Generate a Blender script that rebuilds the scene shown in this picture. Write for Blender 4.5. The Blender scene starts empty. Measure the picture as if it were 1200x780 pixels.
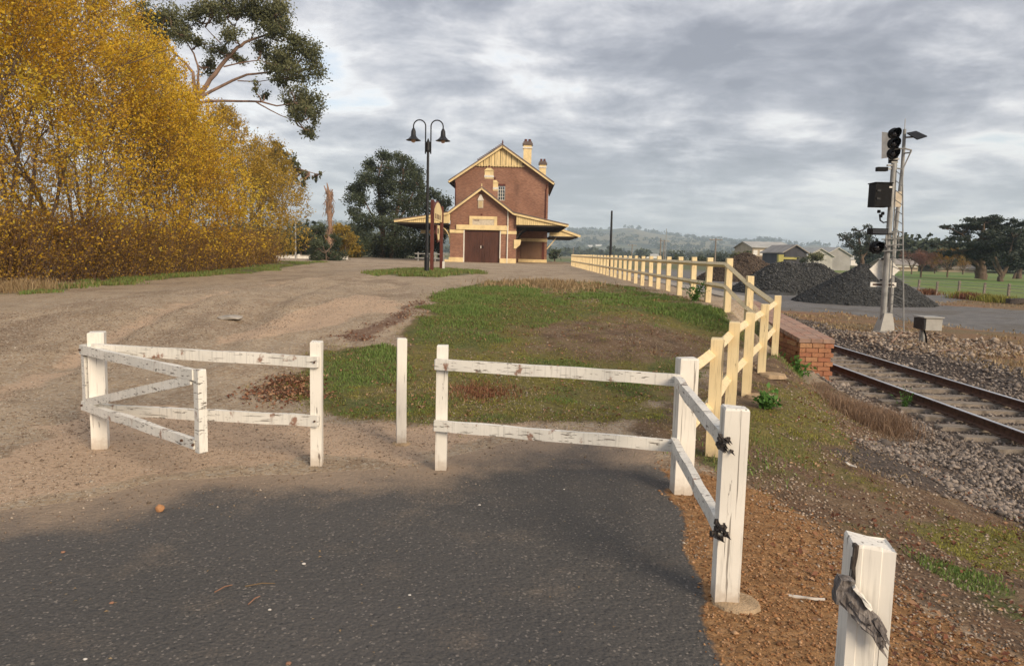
import bpy, math, random
import numpy as np
from mathutils import Vector, Matrix
rad = math.radians
random.seed(7); RNG = np.random.default_rng(7)
S = bpy.context.scene; C = S.collection
# ---------------------------------------------------------------- camera
FPX = 880.0; YAW = math.atan(12.8/FPX); PITCH = math.atan(93.4/FPX); ROLL = .024; CZ = 1.65
cam = bpy.data.objects.new('camera', bpy.data.cameras.new('camera')); C.objects.link(cam); S.camera = cam
cam.data.sensor_width = 36; cam.data.lens = FPX/1200*36; cam.data.clip_end = 20000; cam.data.clip_start = .05
cam.matrix_world = (Matrix.Translation((0, 0, CZ)) @ Matrix.Rotation(YAW, 4, 'Z')
                    @ Matrix.Rotation(math.pi/2-PITCH, 4, 'X') @ Matrix.Rotation(ROLL, 4, 'Z'))
S.render.resolution_x = 1024; S.render.resolution_y = 665
S.view_settings.view_transform = 'Standard'; S.view_settings.look = 'None'
S.view_settings.exposure = 0.66; S.view_settings.gamma = 1
# ---------------------------------------------------------------- node helper
class NT:
    def __init__(s, tree): s.t = tree; s.n = tree.nodes; s.l = tree.links
    def put(s, sock, v):
        if v is None: return
        if isinstance(v, bpy.types.NodeSocket): s.l.new(v, sock)
        elif isinstance(v, (tuple, list)) and len(v) == 3 and sock.type == 'RGBA': sock.default_value = (*v, 1)
        else: sock.default_value = v
    def node(s, typ, out=0, props=None, **ins):
        nd = s.n.new(typ)
        for k, v in (props or {}).items(): setattr(nd, k, v)
        for k, v in ins.items():
            key = int(k[1:]) if k[0] == 'i' and k[1:].isdigit() else k.replace('_', ' ')
            s.put(nd.inputs[key], v)
        return nd.outputs[out]
    def math(s, op, a, b=None, c=None, clamp=False):
        nd = s.n.new('ShaderNodeMath'); nd.operation = op; nd.use_clamp = clamp
        for i, v in enumerate((a, b, c)): s.put(nd.inputs[i], v)
        return nd.outputs[0]
    def mix(s, f, a, b, mode='MIX'):
        nd = s.n.new('ShaderNodeMix'); nd.data_type = 'RGBA'; nd.blend_type = mode
        s.put(nd.inputs[0], f); s.put(nd.inputs[6], a); s.put(nd.inputs[7], b)
        return nd.outputs[2]
    def step(s, v, lo, hi, a=0., b=1.):
        nd = s.n.new('ShaderNodeMapRange'); nd.interpolation_type = 'SMOOTHSTEP'
        s.put(nd.inputs[0], v); s.put(nd.inputs[1], lo); s.put(nd.inputs[2], hi); s.put(nd.inputs[3], a); s.put(nd.inputs[4], b)
        return nd.outputs[0]
    def noise(s, vec, scale, detail=4, rough=.5, out=0, dist=0., **k):
        return s.node('ShaderNodeTexNoise', out, Vector=vec, Scale=scale, Detail=detail, Roughness=rough, Distortion=dist, **k)
    def ramp(s, f, stops):
        nd = s.n.new('ShaderNodeValToRGB'); s.put(nd.inputs[0], f)
        el = nd.color_ramp.elements
        while len(el) < len(stops): el.new(.5)
        for e, (p, c) in zip(el, stops): e.position = p; e.color = (*c, 1) if len(c) == 3 else c
        return nd.outputs[0]
    def mapping(s, vec, scale=(1, 1, 1), rot=(0, 0, 0), loc=(0, 0, 0)):
        return s.node('ShaderNodeMapping', Vector=vec, Scale=scale, Rotation=rot, Location=loc)
# ---------------------------------------------------------------- sky
SUN_EL = rad(24); SUN_AZ = rad(142)       # azimuth clockwise from +Y: behind the camera, to the right
w = bpy.data.worlds.new('World'); S.world = w; w.use_nodes = True
t = NT(w.node_tree); t.n.clear()
geo = t.node('ShaderNodeTexCoord', 0)
sep = t.n.new('ShaderNodeSeparateXYZ'); t.l.new(geo, sep.inputs[0])
zz = t.math('MAXIMUM', sep.outputs[2], .0)
den = t.math('ADD', zz, .13)
cx = t.math('DIVIDE', sep.outputs[0], den); cy = t.math('DIVIDE', sep.outputs[1], den)
cv = t.n.new('ShaderNodeCombineXYZ'); t.l.new(cx, cv.inputs[0]); t.l.new(cy, cv.inputs[1]); cv = cv.outputs[0]
big = t.noise(t.mapping(cv, (.50, .62, 1), loc=(3.1, 1.7, 0)), 1.0, 3, .5, dist=.25)
med = t.noise(t.mapping(cv, (1.7, 2.1, 1), loc=(.4, 6.2, 0)), 1.0, 11, .60, dist=.2)
sm = t.noise(t.mapping(geo, (6., 6., 14.), loc=(2.3, .7, 0)), 1.0, 10, .62, dist=.35)
den1 = t.math('ADD', t.math('MULTIPLY', big, .55), t.math('MULTIPLY', med, .45))
den2 = t.math('ADD', den1, t.math('MULTIPLY', t.math('SUBTRACT', sm, .5), .50))
cloud = t.ramp(den2, [(.385, (.74, .71, .68)), (.435, (.53, .52, .53)), (.485, (.40, .40, .425)), (.54, (.29, .293, .325)), (.61, (.215, .22, .25))])
# towards the horizon the cloud deck is seen edge on: paler, flatter, slightly blue
low = t.step(zz, .0, .17, 1., 0.)
cloud = t.mix(t.math('MULTIPLY', low, .62), cloud, t.mix(t.step(den2, .40, .58), (.66, .675, .675), (.45, .48, .51)))
nish = t.node('ShaderNodeTexSky', props=dict(sky_type='NISHITA', sun_disc=False, sun_elevation=SUN_EL, sun_rotation=SUN_AZ, altitude=200, air_density=1.0, dust_density=1.5))
STR = .1
cloud10 = t.node('ShaderNodeVectorMath', props=dict(operation='SCALE'), i0=cloud, i3=1/STR)
gap = t.step(den2, .30, .44, .55, .10)
col = t.mix(gap, cloud10, nish)
bg = t.node('ShaderNodeBackground', Color=col, Strength=STR)
out = t.n.new('ShaderNodeOutputWorld'); t.l.new(bg, out.inputs[0])
w.cycles.sampling_method = 'MANUAL'; w.cycles.sample_map_resolution = 512
# ---------------------------------------------------------------- sun, low and soft behind thin cloud
sl = bpy.data.lights.new('sun', 'SUN'); sl.energy = 2.5; sl.angle = rad(24); sl.color = (1, .82, .61)
so = bpy.data.objects.new('sun', sl); C.objects.link(so)
sd = Vector((math.sin(SUN_AZ)*math.cos(SUN_EL), math.cos(SUN_AZ)*math.cos(SUN_EL), math.sin(SUN_EL)))
so.rotation_euler = sd.to_track_quat('Z', 'Y').to_euler(); so.location = sd*40
# ---------------------------------------------------------------- projection helper: real place at distance y of what the photo shows at (px, py)
def at(px, py, y):
    dx = px-600; dy = py-390; u = dx+ROLL*dy; v = dy-ROLL*dx
    d = (u, FPX*math.cos(PITCH)-v*math.sin(PITCH), -FPX*math.sin(PITCH)-v*math.cos(PITCH))
    c, s = math.cos(YAW), math.sin(YAW)
    X, Y, Z = c*d[0]-s*d[1], s*d[0]+c*d[1], d[2]
    k = y/Y
    return Vector((X*k, y, CZ+Z*k))
# ---------------------------------------------------------------- object helpers
def tag(o, label=None, cat=None, group=None, kind=None):
    if label: o['label'] = label
    if cat: o['category'] = cat
    if group: o['group'] = group
    if kind: o['kind'] = kind
    return o
def empty(name, loc, label=None, cat=None, group=None):
    o = bpy.data.objects.new(name, None); C.objects.link(o); o.location = loc; o.empty_display_size = .2
    return tag(o, label, cat, group)
def origin(o):
    v = Vector((0, 0, 0))
    while o is not None: v = v+o.location; o = o.parent
    return v
def link(name, me, mat=None, parent=None, loc=None):
    o = bpy.data.objects.new(name, me); C.objects.link(o)
    if mat is not None and not me.materials: me.materials.append(mat)
    if parent is not None: o.parent = parent
    if loc is not None: o.location = loc
    return o
def fastmesh(name, V, F, attrs=None, smooth=False):
    """V (n,3); F (m,k) all the same k"""
    V = np.asarray(V, np.float32); F = np.asarray(F, np.int32); k = F.shape[1]
    me = bpy.data.meshes.new(name)
    me.vertices.add(len(V)); me.vertices.foreach_set('co', V.ravel())
    me.loops.add(F.size); me.loops.foreach_set('vertex_index', F.ravel())
    me.polygons.add(len(F)); me.polygons.foreach_set('loop_start', np.arange(0, F.size, k, dtype=np.int32))
    me.polygons.foreach_set('loop_total', np.full(len(F), k, np.int32))
    if smooth: me.polygons.foreach_set('use_smooth', np.ones(len(F), bool))
    for an, (typ, dat) in (attrs or {}).items():
        a = me.attributes.new(an, typ, 'POINT')
        a.data.foreach_set('value' if typ == 'FLOAT' else 'color', np.asarray(dat, np.float32).ravel())
    me.update(calc_edges=True)
    return me
class MB:
    """collects world-space boxes, beams, tubes...; build() makes ONE mesh object"""
    def __init__(s): s.v = []; s.f = []
    def add(s, vs, fs):
        b = len(s.v); s.v += [Vector(v) for v in vs]; s.f += [tuple(i+b for i in f) for f in fs]; return s
    def box(s, a, b):
        x0, y0, z0 = a; x1, y1, z1 = b
        return s.add([(x0, y0, z0), (x1, y0, z0), (x1, y1, z0), (x0, y1, z0), (x0, y0, z1), (x1, y0, z1), (x1, y1, z1), (x0, y1, z1)],
                     [(0, 3, 2, 1), (4, 5, 6, 7), (0, 1, 5, 4), (1, 2, 6, 5), (2, 3, 7, 6), (3, 0, 4, 7)])
    def beam(s, p, q, w, h, up=(0, 0, 1), segs=1, jit=0., cham=0., roll=0., rnd=random, wob=0.):
        """rectangular timber from p to q, w wide and h high; chamfered ends, worn edges"""
        p = Vector(p); q = Vector(q); d = (q-p); L = d.length; d.normalize()
        up = Vector(up)
        if abs(d.dot(up)) > .98: up = Vector((0, 1, 0))
        sx = d.cross(up).normalized(); sy = sx.cross(d).normalized()
        if roll: 
            R = Matrix.Rotation(roll, 3, d); sx = R @ sx; sy = R @ sy
        ts = [0.]+[cham/L]*(cham > 0)+[i/segs for i in range(1, segs)]+[1-cham/L]*(cham > 0)+[1.]
        vs = []; fs = []
        for i, tt in enumerate(ts):
            e = cham*.7 if cham > 0 and i in (0, len(ts)-1) else 0.
            o = sx*rnd.uniform(-wob, wob)+sy*rnd.uniform(-wob, wob) if 0 < i < len(ts)-1 else Vector((0, 0, 0))
            for a, b in ((-1, -1), (1, -1), (1, 1), (-1, 1)):
                vs.append(p+d*(L*tt)+o+sx*(a*(w/2-e)+rnd.uniform(-jit, jit))+sy*(b*(h/2-e)+rnd.uniform(-jit, jit)))
        for i in range(len(ts)-1):
            for k in range(4): fs.append((i*4+k, i*4+(k+1) % 4, i*4+4+(k+1) % 4, i*4+4+k))
        n = len(vs); fs += [(3, 2, 1, 0), (n-4, n-3, n-2, n-1)]
        return s.add(vs, fs)
    def tube(s, pts, rs, n=8, cap=True):
        pts = [Vector(p) for p in pts]
        if not hasattr(rs, '__len__'): rs = [rs]*len(pts)
        vs = []; fs = []; ref = None
        for i, p in enumerate(pts):
            d = (pts[min(i+1, len(pts)-1)]-pts[max(i-1, 0)]).normalized()
            if ref is None: ref = Vector((0, 0, 1)) if abs(d.z) < .9 else Vector((1, 0, 0))
            a = d.cross(ref).normalized(); b = a.cross(d).normalized(); ref = b
            for k in range(n):
                an = 2*math.pi*k/n; vs.append(p+a*(math.cos(an)*rs[i])+b*(math.sin(an)*rs[i]))
        for i in range(len(pts)-1):
            for k in range(n): fs.append((i*n+k, i*n+(k+1) % n, (i+1)*n+(k+1) % n, (i+1)*n+k))
        if cap: fs += [tuple(range(n-1, -1, -1)), tuple(len(vs)-n+k for k in range(n))]
        return s.add(vs, fs)
    def lathe(s, c, prof, n=16, axis='Z'):
        c = Vector(c); vs = []; fs = []
        for r, h in prof:
            for k in range(n):
                an = 2*math.pi*k/n; x, y = r*math.cos(an), r*math.sin(an)
                vs.append(c+(Vector((x, y, h)) if axis == 'Z' else Vector((x, h, y)) if axis == 'Y' else Vector((h, x, y))))
        for i in range(len(prof)-1):
            for k in range(n): fs.append((i*n+k, i*n+(k+1) % n, (i+1)*n+(k+1) % n, (i+1)*n+k))
        fs += [tuple(range(n-1, -1, -1)), tuple(len(vs)-n+k for k in range(n))]
        return s.add(vs, fs)
    def prism(s, poly, d):
        """polygon of 3-D points extruded by vector d"""
        n = len(poly); P = [Vector(p) for p in poly]; d = Vector(d)
        fs = [tuple(range(n)), tuple(range(2*n-1, n-1, -1))]+[(k, k+n, (k+1) % n+n, (k+1) % n) for k in range(n)]
        return s.add(P+[p+d for p in P], fs)
    def build(s, name, mat, parent=None, smooth=False, loc=None):
        o0 = origin(parent) if parent is not None else Vector(loc or (0, 0, 0))
        me = bpy.data.meshes.new(name); me.from_pydata([v-o0 for v in s.v], [], s.f)
        if smooth: me.polygons.foreach_set('use_smooth', [True]*len(me.polygons))
        import bmesh
        b = bmesh.new(); b.from_mesh(me); bmesh.ops.recalc_face_normals(b, faces=b.faces); b.to_mesh(me); b.free()
        me.update()
        return link(name, me, mat, parent, None if parent is not None else o0)
# ---------------------------------------------------------------- materials
M = {}
def mat(name, fn):
    m = bpy.data.materials.new(name); m.use_nodes = True; t = NT(m.node_tree); t.n.clear()
    sh = fn(t); o = t.n.new('ShaderNodeOutputMaterial'); t.l.new(sh, o.inputs[0]); M[name] = m; return m
def bsdf(t, color, rough=.8, bump=None, bd=.02, bs=1., spec=.3, metal=0., **k):
    nrm = t.node('ShaderNodeBump', Height=bump, Distance=bd, Strength=bs) if bump is not None else None
    return t.node('ShaderNodeBsdfPrincipled', Base_Color=color, Roughness=rough, Normal=nrm, Specular_IOR_Level=spec, Metallic=metal, **k)
def tc(t): return t.node('ShaderNodeTexCoord', 3)
def wpos(t): return t.node('ShaderNodeNewGeometry', 0)
def painted(c, c2, wood, wear=.40, scale=(14, 14, 2.2), rust=False, crack=(75, 75, 1.6)):
    def f(t):
        P = wpos(t)
        n = t.noise(t.mapping(P, scale), 1.6, 8, .62)
        n2 = t.noise(P, 3., 3)
        base = t.mix(t.step(n2, .35, .7), c, c2)
        streak = t.noise(t.mapping(P, (60, 60, 4)), 1., 4, .6)
        base = t.mix(t.step(streak, .52, .68, 0, .42), base, tuple(x*.62 for x in c2))
        crk = t.step(t.noise(t.mapping(P, crack), 1., 3, .5), .635, .665)
        base = t.mix(t.math('MULTIPLY', crk, .75), base, (.15, .125, .105))
        m = t.step(n, wear-.035, wear+.01, 1., 0.)
        base = t.mix(m, base, t.mix(t.noise(P, 90., 3), wood, tuple(x*.35 for x in wood)))
        geo = t.node('ShaderNodeNewGeometry', 0); sp = t.n.new('ShaderNodeSeparateXYZ'); t.l.new(geo, sp.inputs[0])
        if rust:
            r = t.step(t.noise(t.mapping(P, (9, 9, 6), loc=(3, 1, 0)), 1., 6, .6), .60, .68)
            base = t.mix(t.math('MULTIPLY', r, .8), base, (.22, .07, .02))
        spl = t.math('ADD', sp.outputs[2], t.math('MULTIPLY', t.math('SUBTRACT', t.noise(P, 22., 4), .5), .16))
        base = t.mix(t.step(spl, .0, .13, .55, 0.), base, (.36, .27, .19))
        h = t.math('SUBTRACT', t.math('MULTIPLY', streak, .3), t.math('MAXIMUM', m, crk))
        return bsdf(t, base, .62, h, .003, .8)
    return f
mat('white_paint', painted((.82, .785, .71), (.74, .71, .64), (.26, .23, .20), .345))
mat('white_paint_worn', painted((.80, .77, .70), (.68, .66, .60), (.28, .24, .20), .388, (5, 8, 34), True, (2, 30, 90)))
mat('cream_paint', painted((.80, .66, .40), (.74, .59, .34), (.36, .28, .17), .33))
mat('cream_rail', painted((.82, .68, .42), (.76, .61, .36), (.36, .28, .18), .34, (8, 8, 8)))
mat('rotten_wood', lambda t: bsdf(t, t.ramp(t.noise(t.mapping(wpos(t), (70, 70, 12)), 1., 6, .7), [(.3, (.018, .014, .012)), (.55, (.09, .075, .065)), (.75, (.22, .19, .17))]), .9, t.noise(t.mapping(wpos(t), (90, 90, 15)), 1., 5), .01))
def brick_mat(c1, c2, mortar, bw=.23, bh=.076):
    def f(t):
        P = wpos(t); sp = t.n.new('ShaderNodeSeparateXYZ'); t.l.new(P, sp.inputs[0])
        cb = t.n.new('ShaderNodeCombineXYZ'); t.l.new(t.math('ADD', sp.outputs[0], sp.outputs[1]), cb.inputs[0]); t.l.new(sp.outputs[2], cb.inputs[1])
        b = t.n.new('ShaderNodeTexBrick'); t.put(b.inputs['Vector'], cb.outputs[0])
        for k, v in dict(Color1=c1, Color2=c2, Mortar=mortar).items(): t.put(b.inputs[k], v)
        b.inputs['Scale'].default_value = 1; b.inputs['Mortar Size'].default_value = .007; b.inputs['Brick Width'].default_value = bw; b.inputs['Row Height'].default_value = bh
        big = t.noise(P, .45, 4); fine = t.noise(P, 14., 3)
        col = t.mix(t.step(big, .3, .7, 0, .45), b.outputs[0], tuple(x*.6 for x in c1))
        col = t.mix(t.step(fine, .55, .8, 0, .4), col, tuple(min(1, x*1.5) for x in c2))
        col = t.mix(t.step(t.noise(t.mapping(P, (.8, .8, .18)), 1., 5), .52, .72, 0, .35), col, (.06, .045, .04))
        return bsdf(t, col, .85, b.outputs[1], -.01)
    return f
mat('brick_wall', brick_mat((.27, .125, .082), (.42, .215, .135), (.34, .28, .23)))
mat('platform_brickwork', brick_mat((.40, .15, .07), (.50, .22, .10), (.30, .24, .18)))
def brick_piece(t):
    r = t.node('ShaderNodeObjectInfo', 5); P = wpos(t)
    c = t.ramp(r, [(0., (.36, .15, .085)), (.35, (.44, .21, .11)), (.65, (.28, .12, .075)), (1., (.48, .27, .14))])
    c = t.mix(t.step(t.noise(P, 30., 5), .45, .7, 0, .5), c, (.16, .09, .06))
    return bsdf(t, c, .88, t.noise(P, 120., 3), .003)
mat('brick_piece', brick_piece)
def paver_piece(t):
    r = t.node('ShaderNodeObjectInfo', 5); P = wpos(t)
    c = t.ramp(r, [(0., (.34, .19, .14)), (.5, (.42, .27, .20)), (1., (.30, .20, .16))])
    c = t.mix(t.step(t.noise(P, 9., 6), .42, .7, 0, .6), c, (.22, .17, .14))
    return bsdf(t, c, .88, t.noise(P, 120., 3), .003)
mat('paver_piece', paver_piece)
mat('weathered_wood', lambda t: bsdf(t, t.ramp(t.noise(t.mapping(wpos(t), (60, 60, 14), rot=(0, .9, 0)), 1., 6, .7), [(.3, (.05, .043, .04)), (.5, (.17, .15, .14)), (.72, (.36, .33, .31))]), .9, t.noise(t.mapping(wpos(t), (90, 90, 15), rot=(0, .9, 0)), 1., 5), .012))
def simple(c, rough=.7, var=.25, sc=6., metal=0., spec=.3, bd=.002, stretch=(1, 1, 1)):
    def f(t):
        P = t.mapping(wpos(t), stretch)
        n = t.noise(P, sc, 6, .6); n2 = t.noise(P, sc*9, 3)
        col = t.mix(t.step(n, .35, .7), tuple(min(1, x*(1+var)) for x in c), tuple(x*(1-var) for x in c))
        col = t.mix(t.step(n2, .5, .8, 0, .3), col, tuple(x*.6 for x in c))
        return bsdf(t, col, rough, n2, bd, .6, spec, metal)
    return f
mat('cream_trim', simple((.74, .58, .31), .6, .12, 2.))
mat('cream_boards', simple((.74, .58, .30), .6, .14, 3., stretch=(1, 1, .15)))
mat('white_trim', simple((.70, .67, .60), .6, .1))
mat('brown_door', simple((.085, .035, .024), .55, .25, 1.6, stretch=(1, 1, .2)))
mat('door_light_brown', simple((.15, .085, .05), .6, .3, 1.2, stretch=(1, 1, .2)))
mat('roof_iron', simple((.17, .13, .115), .5, .3, .6, .2))
mat('soffit', simple((.03, .022, .018), .8, .2))
mat('dark_metal', simple((.018, .019, .022), .42, .2, 5.))
mat('galvanised', simple((.30, .30, .29), .5, .22, 4., .35))
mat('box_grey', simple((.36, .35, .32), .55, .12, 3.))
mat('black_plastic', simple((.008, .008, .009), .6, .2, 8., spec=.12))
mat('sign_white', simple((.74, .72, .66), .6, .12, 5.))
mat('cream_plate', simple((.56, .49, .38), .6, .12, 5.))
mat('redbrown_wood', simple((.105, .03, .022), .6, .3, 4., stretch=(1, 1, .3)))
mat('concrete', simple((.33, .30, .26), .9, .22, 6., bd=.006))
mat('pale_dirt_pad', simple((.40, .29, .18), .95, .2, 9., bd=.02))
mat('glass_dark', lambda t: bsdf(t, (.05, .06, .07), .12, spec=.6))
mat('lens', lambda t: bsdf(t, (.02, .02, .025), .15, spec=.7))
mat('lamp_glass', simple((.55, .36, .26), .3, .1))
mat('rail_side', simple((.085, .045, .030), .75, .35, 12., bd=.004))
mat('rail_top', lambda t: bsdf(t, t.mix(t.step(t.noise(t.mapping(wpos(t), (40, 1.5, 1)), 1., 4), .4, .7), (.85, .83, .82), (.6, .57, .55)), .38, metal=1.))
mat('sleeper', simple((.23, .195, .16), .95, .35, 7., bd=.012, stretch=(1, 5, 1)))
mat('sleeper_plate', simple((.09, .055, .04), .8, .3, 12.))
def stone_mat(a, b, c):
    def f(t):
        tone = t.node('ShaderNodeAttribute', 2, props=dict(attribute_name='tone'))
        col = t.ramp(tone, [(0, a), (.5, b), (1, c)])
        col = t.mix(t.step(t.noise(wpos(t), 60., 4), .5, .7, 0, .4), col, tuple(x*.5 for x in b))
        return bsdf(t, col, .9, t.noise(wpos(t), 150., 3), .003)
    return f
mat('ballast_stone', stone_mat((.08, .07, .065), (.20, .165, .14), (.38, .32, .27)))
mat('gravel_stone', stone_mat((.12, .09, .065), (.27, .20, .145), (.48, .40, .32)))
mat('track_stone', stone_mat((.20, .155, .115), (.33, .265, .20), (.50, .43, .35)))
mat('orange_stone', stone_mat((.14, .065, .03), (.34, .17, .075), (.48, .30, .17)))
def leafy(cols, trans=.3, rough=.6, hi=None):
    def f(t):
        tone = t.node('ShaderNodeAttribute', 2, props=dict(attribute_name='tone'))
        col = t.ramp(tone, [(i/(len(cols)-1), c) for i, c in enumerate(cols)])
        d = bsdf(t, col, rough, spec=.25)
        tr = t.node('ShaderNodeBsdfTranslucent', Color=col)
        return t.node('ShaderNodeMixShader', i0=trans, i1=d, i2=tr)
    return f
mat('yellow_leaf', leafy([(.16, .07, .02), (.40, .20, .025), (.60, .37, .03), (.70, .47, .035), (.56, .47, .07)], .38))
mat('olive_leaf', leafy([(.10, .06, .02), (.26, .19, .04), (.42, .29, .05), (.52, .35, .06)], .35))
mat('brown_leaf', leafy([(.10, .045, .02), (.20, .10, .03), (.36, .21, .04), (.52, .33, .05)], .3))
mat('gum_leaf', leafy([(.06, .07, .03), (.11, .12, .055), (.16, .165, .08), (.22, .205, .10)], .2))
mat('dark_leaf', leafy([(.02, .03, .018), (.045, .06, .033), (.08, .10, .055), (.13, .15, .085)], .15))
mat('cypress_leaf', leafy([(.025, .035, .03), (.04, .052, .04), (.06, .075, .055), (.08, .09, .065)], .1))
mat('red_twig_leaf', leafy([(.16, .075, .06), (.28, .13, .10), (.36, .20, .14)], .2))
mat('grass_blade', leafy([(.27, .23, .09), (.20, .20, .07), (.15, .23, .06), (.22, .31, .08)], .3))
mat('moss_blade', leafy([(.15, .13, .035), (.25, .24, .05), (.38, .36, .08)], .25))
mat('dry_blade', leafy([(.22, .15, .08), (.34, .24, .13), (.46, .35, .20)], .25))
mat('rust_weed', leafy([(.14, .05, .03), (.25, .11, .06), (.34, .20, .11)], .2))
mat('dead_leaf', leafy([(.10, .035, .02), (.19, .075, .04), (.30, .15, .08), (.42, .27, .16)], .1))
mat('weed_leaf', leafy([(.05, .12, .025), (.09, .20, .04), (.16, .30, .07)], .25))
mat('bark', simple((.13, .095, .07), .95, .3, 6., bd=.01, stretch=(1, 1, .25)))
mat('twig_bark', simple((.16, .10, .065), .95, .3, 6.))
mat('gum_bark', simple((.21, .14, .105), .85, .35, 2., bd=.01, stretch=(1, 1, .3)))
mat('dead_bark', simple((.26, .17, .12), .9, .35, 3., bd=.02, stretch=(1, 1, .3)))
mat('far_tree', leafy([(.03, .042, .024), (.05, .065, .035), (.075, .085, .045)], .0))
# ---------------------------------------------------------------- terrain shape (shared by the ground and all that stands on it)
def ss(t):
    t = np.clip(t, 0, 1); return t*t*(3-2*t)
def _hash(ix, iy, s):
    n = (ix*374761393 + iy*668265263 + s*1442695041) & 0x7fffffff
    n = ((n ^ (n >> 13))*1274126177) & 0x7fffffff
    return ((n ^ (n >> 16)) & 0xffff)/65535.0
def vnoise(x, y, s=0):
    x = np.asarray(x, float); y = np.asarray(y, float)
    ix = np.floor(x).astype(np.int64); iy = np.floor(y).astype(np.int64)
    fx = x-ix; fy = y-iy; fx = fx*fx*(3-2*fx); fy = fy*fy*(3-2*fy)
    a = _hash(ix, iy, s); b = _hash(ix+1, iy, s); c = _hash(ix, iy+1, s); d = _hash(ix+1, iy+1, s)
    return (a*(1-fx)+b*fx)*(1-fy)+(c*(1-fx)+d*fx)*fy
def fbm(x, y, s=0, o=4):
    v = 0; a = .5; t = 0
    for i in range(o):
        v = v+a*vnoise(x*2**i+17.3*i, y*2**i-9.1*i, s+i); t += a; a *= .5
    return v/t
FX = [.95, 1.0, 1.05, 1.15, 4.17, 4.10, 4.05]; FY = [-10, 2, 3.6, 5.2, 12.5, 15.1, 70]      # the line the fences follow
def fence_x(Y): return np.interp(Y, FY, FX)
def fence_z(Y): return np.interp(Y, [0, 5.2, 7.0, 12.5, 13.8, 15.3, 17], [0, 0, .05, .09, .36, .64, .68])
def zsmooth(X, Y):
    X = np.asarray(X, float); Y = np.asarray(Y, float)
    plat = .68*ss((Y-6.6)/9.4)
    plat = plat-.34*ss((-X-5)/8)*(1-ss((Y-38)/16))*ss((Y-9)/7)
    far = ss((Y-95)/60)
    plat = plat*(1-far)+(-.3)*far
    fx = fence_x(Y); fz = fence_z(Y); s = X-fx
    left = plat+(fz-plat)*(1-ss(-s/2.6))
    foot = -.50-.1*(1-ss((Y-8)/5))
    bank = fz+(foot-fz)*ss(s/np.maximum(4.9-fx, .8))
    deck = .66
    kk = ss((Y-14.6)/2.6)
    bank = bank*(1-kk)+deck*kk
    z = np.where(s < 0, left, bank)
    bed = -.70+.0*X
    bed = bed-.02*ss((X-5.8)/.2)*(1-ss((X-8.65)/.2))
    bed = np.where(X > 8.9, -.70+.16*ss((X-8.9)/.9), bed)
    bed = np.where(X > 10.2, -.54-.07*ss((X-10.2)/1.5), bed)
    k = ss((X-5.2)/.42)
    z = z*(1-k)+bed*k
    z = np.where(Y > 95, z*(1-far)+np.where(X > 5.2, -.61, -.3)*far, z)
    # rough detail
    rough = (1-ss((Y-60)/40))*(1-ss((X-30)/30))
    n = (fbm(X*.55, Y*.55, 3, 3)-.5)*.12+(fbm(X*2.2, Y*2.2, 9, 4)-.5)*.07
    onroad = ss((Y-5.0)/2.5)
    onbed = ss((X-5.3)/.6)*(1-ss((X-9.0)/.8))
    amp = np.where(s < 0, .12+.88*onroad, .25+.75*ss(s/.8))*(1-onbed)*(.35+.65*(1-ss((Y-25)/10)))
    z = z+n*rough*amp
    # wheel ruts of the dirt track on the left
    for off in (0, 1.7):
        c = -5.6+off-.16*(Y-8)+.0035*(Y-8)**2
        z = z+(-.075*np.exp(-((X-c)/.28)**2)+.03*np.exp(-((X-c-.45)/.2)**2))*ss((Y-7)/3)*(1-ss((Y-26)/8))
    # gutter at the edge of the grass island
    c = -3.9+.25*np.sin(Y*.7)+.02*(Y-10)
    z = z-.05*np.exp(-((X-c)/.22)**2)*ss((Y-9)/2)*(1-ss((Y-22)/5))
    z = z+.17*np.exp(-((X-5.45)/.45)**2-((Y-13.75)/.8)**2)
    return z
def gz(x, y): return float(zsmooth(np.array([x]), np.array([y]))[0])
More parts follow.
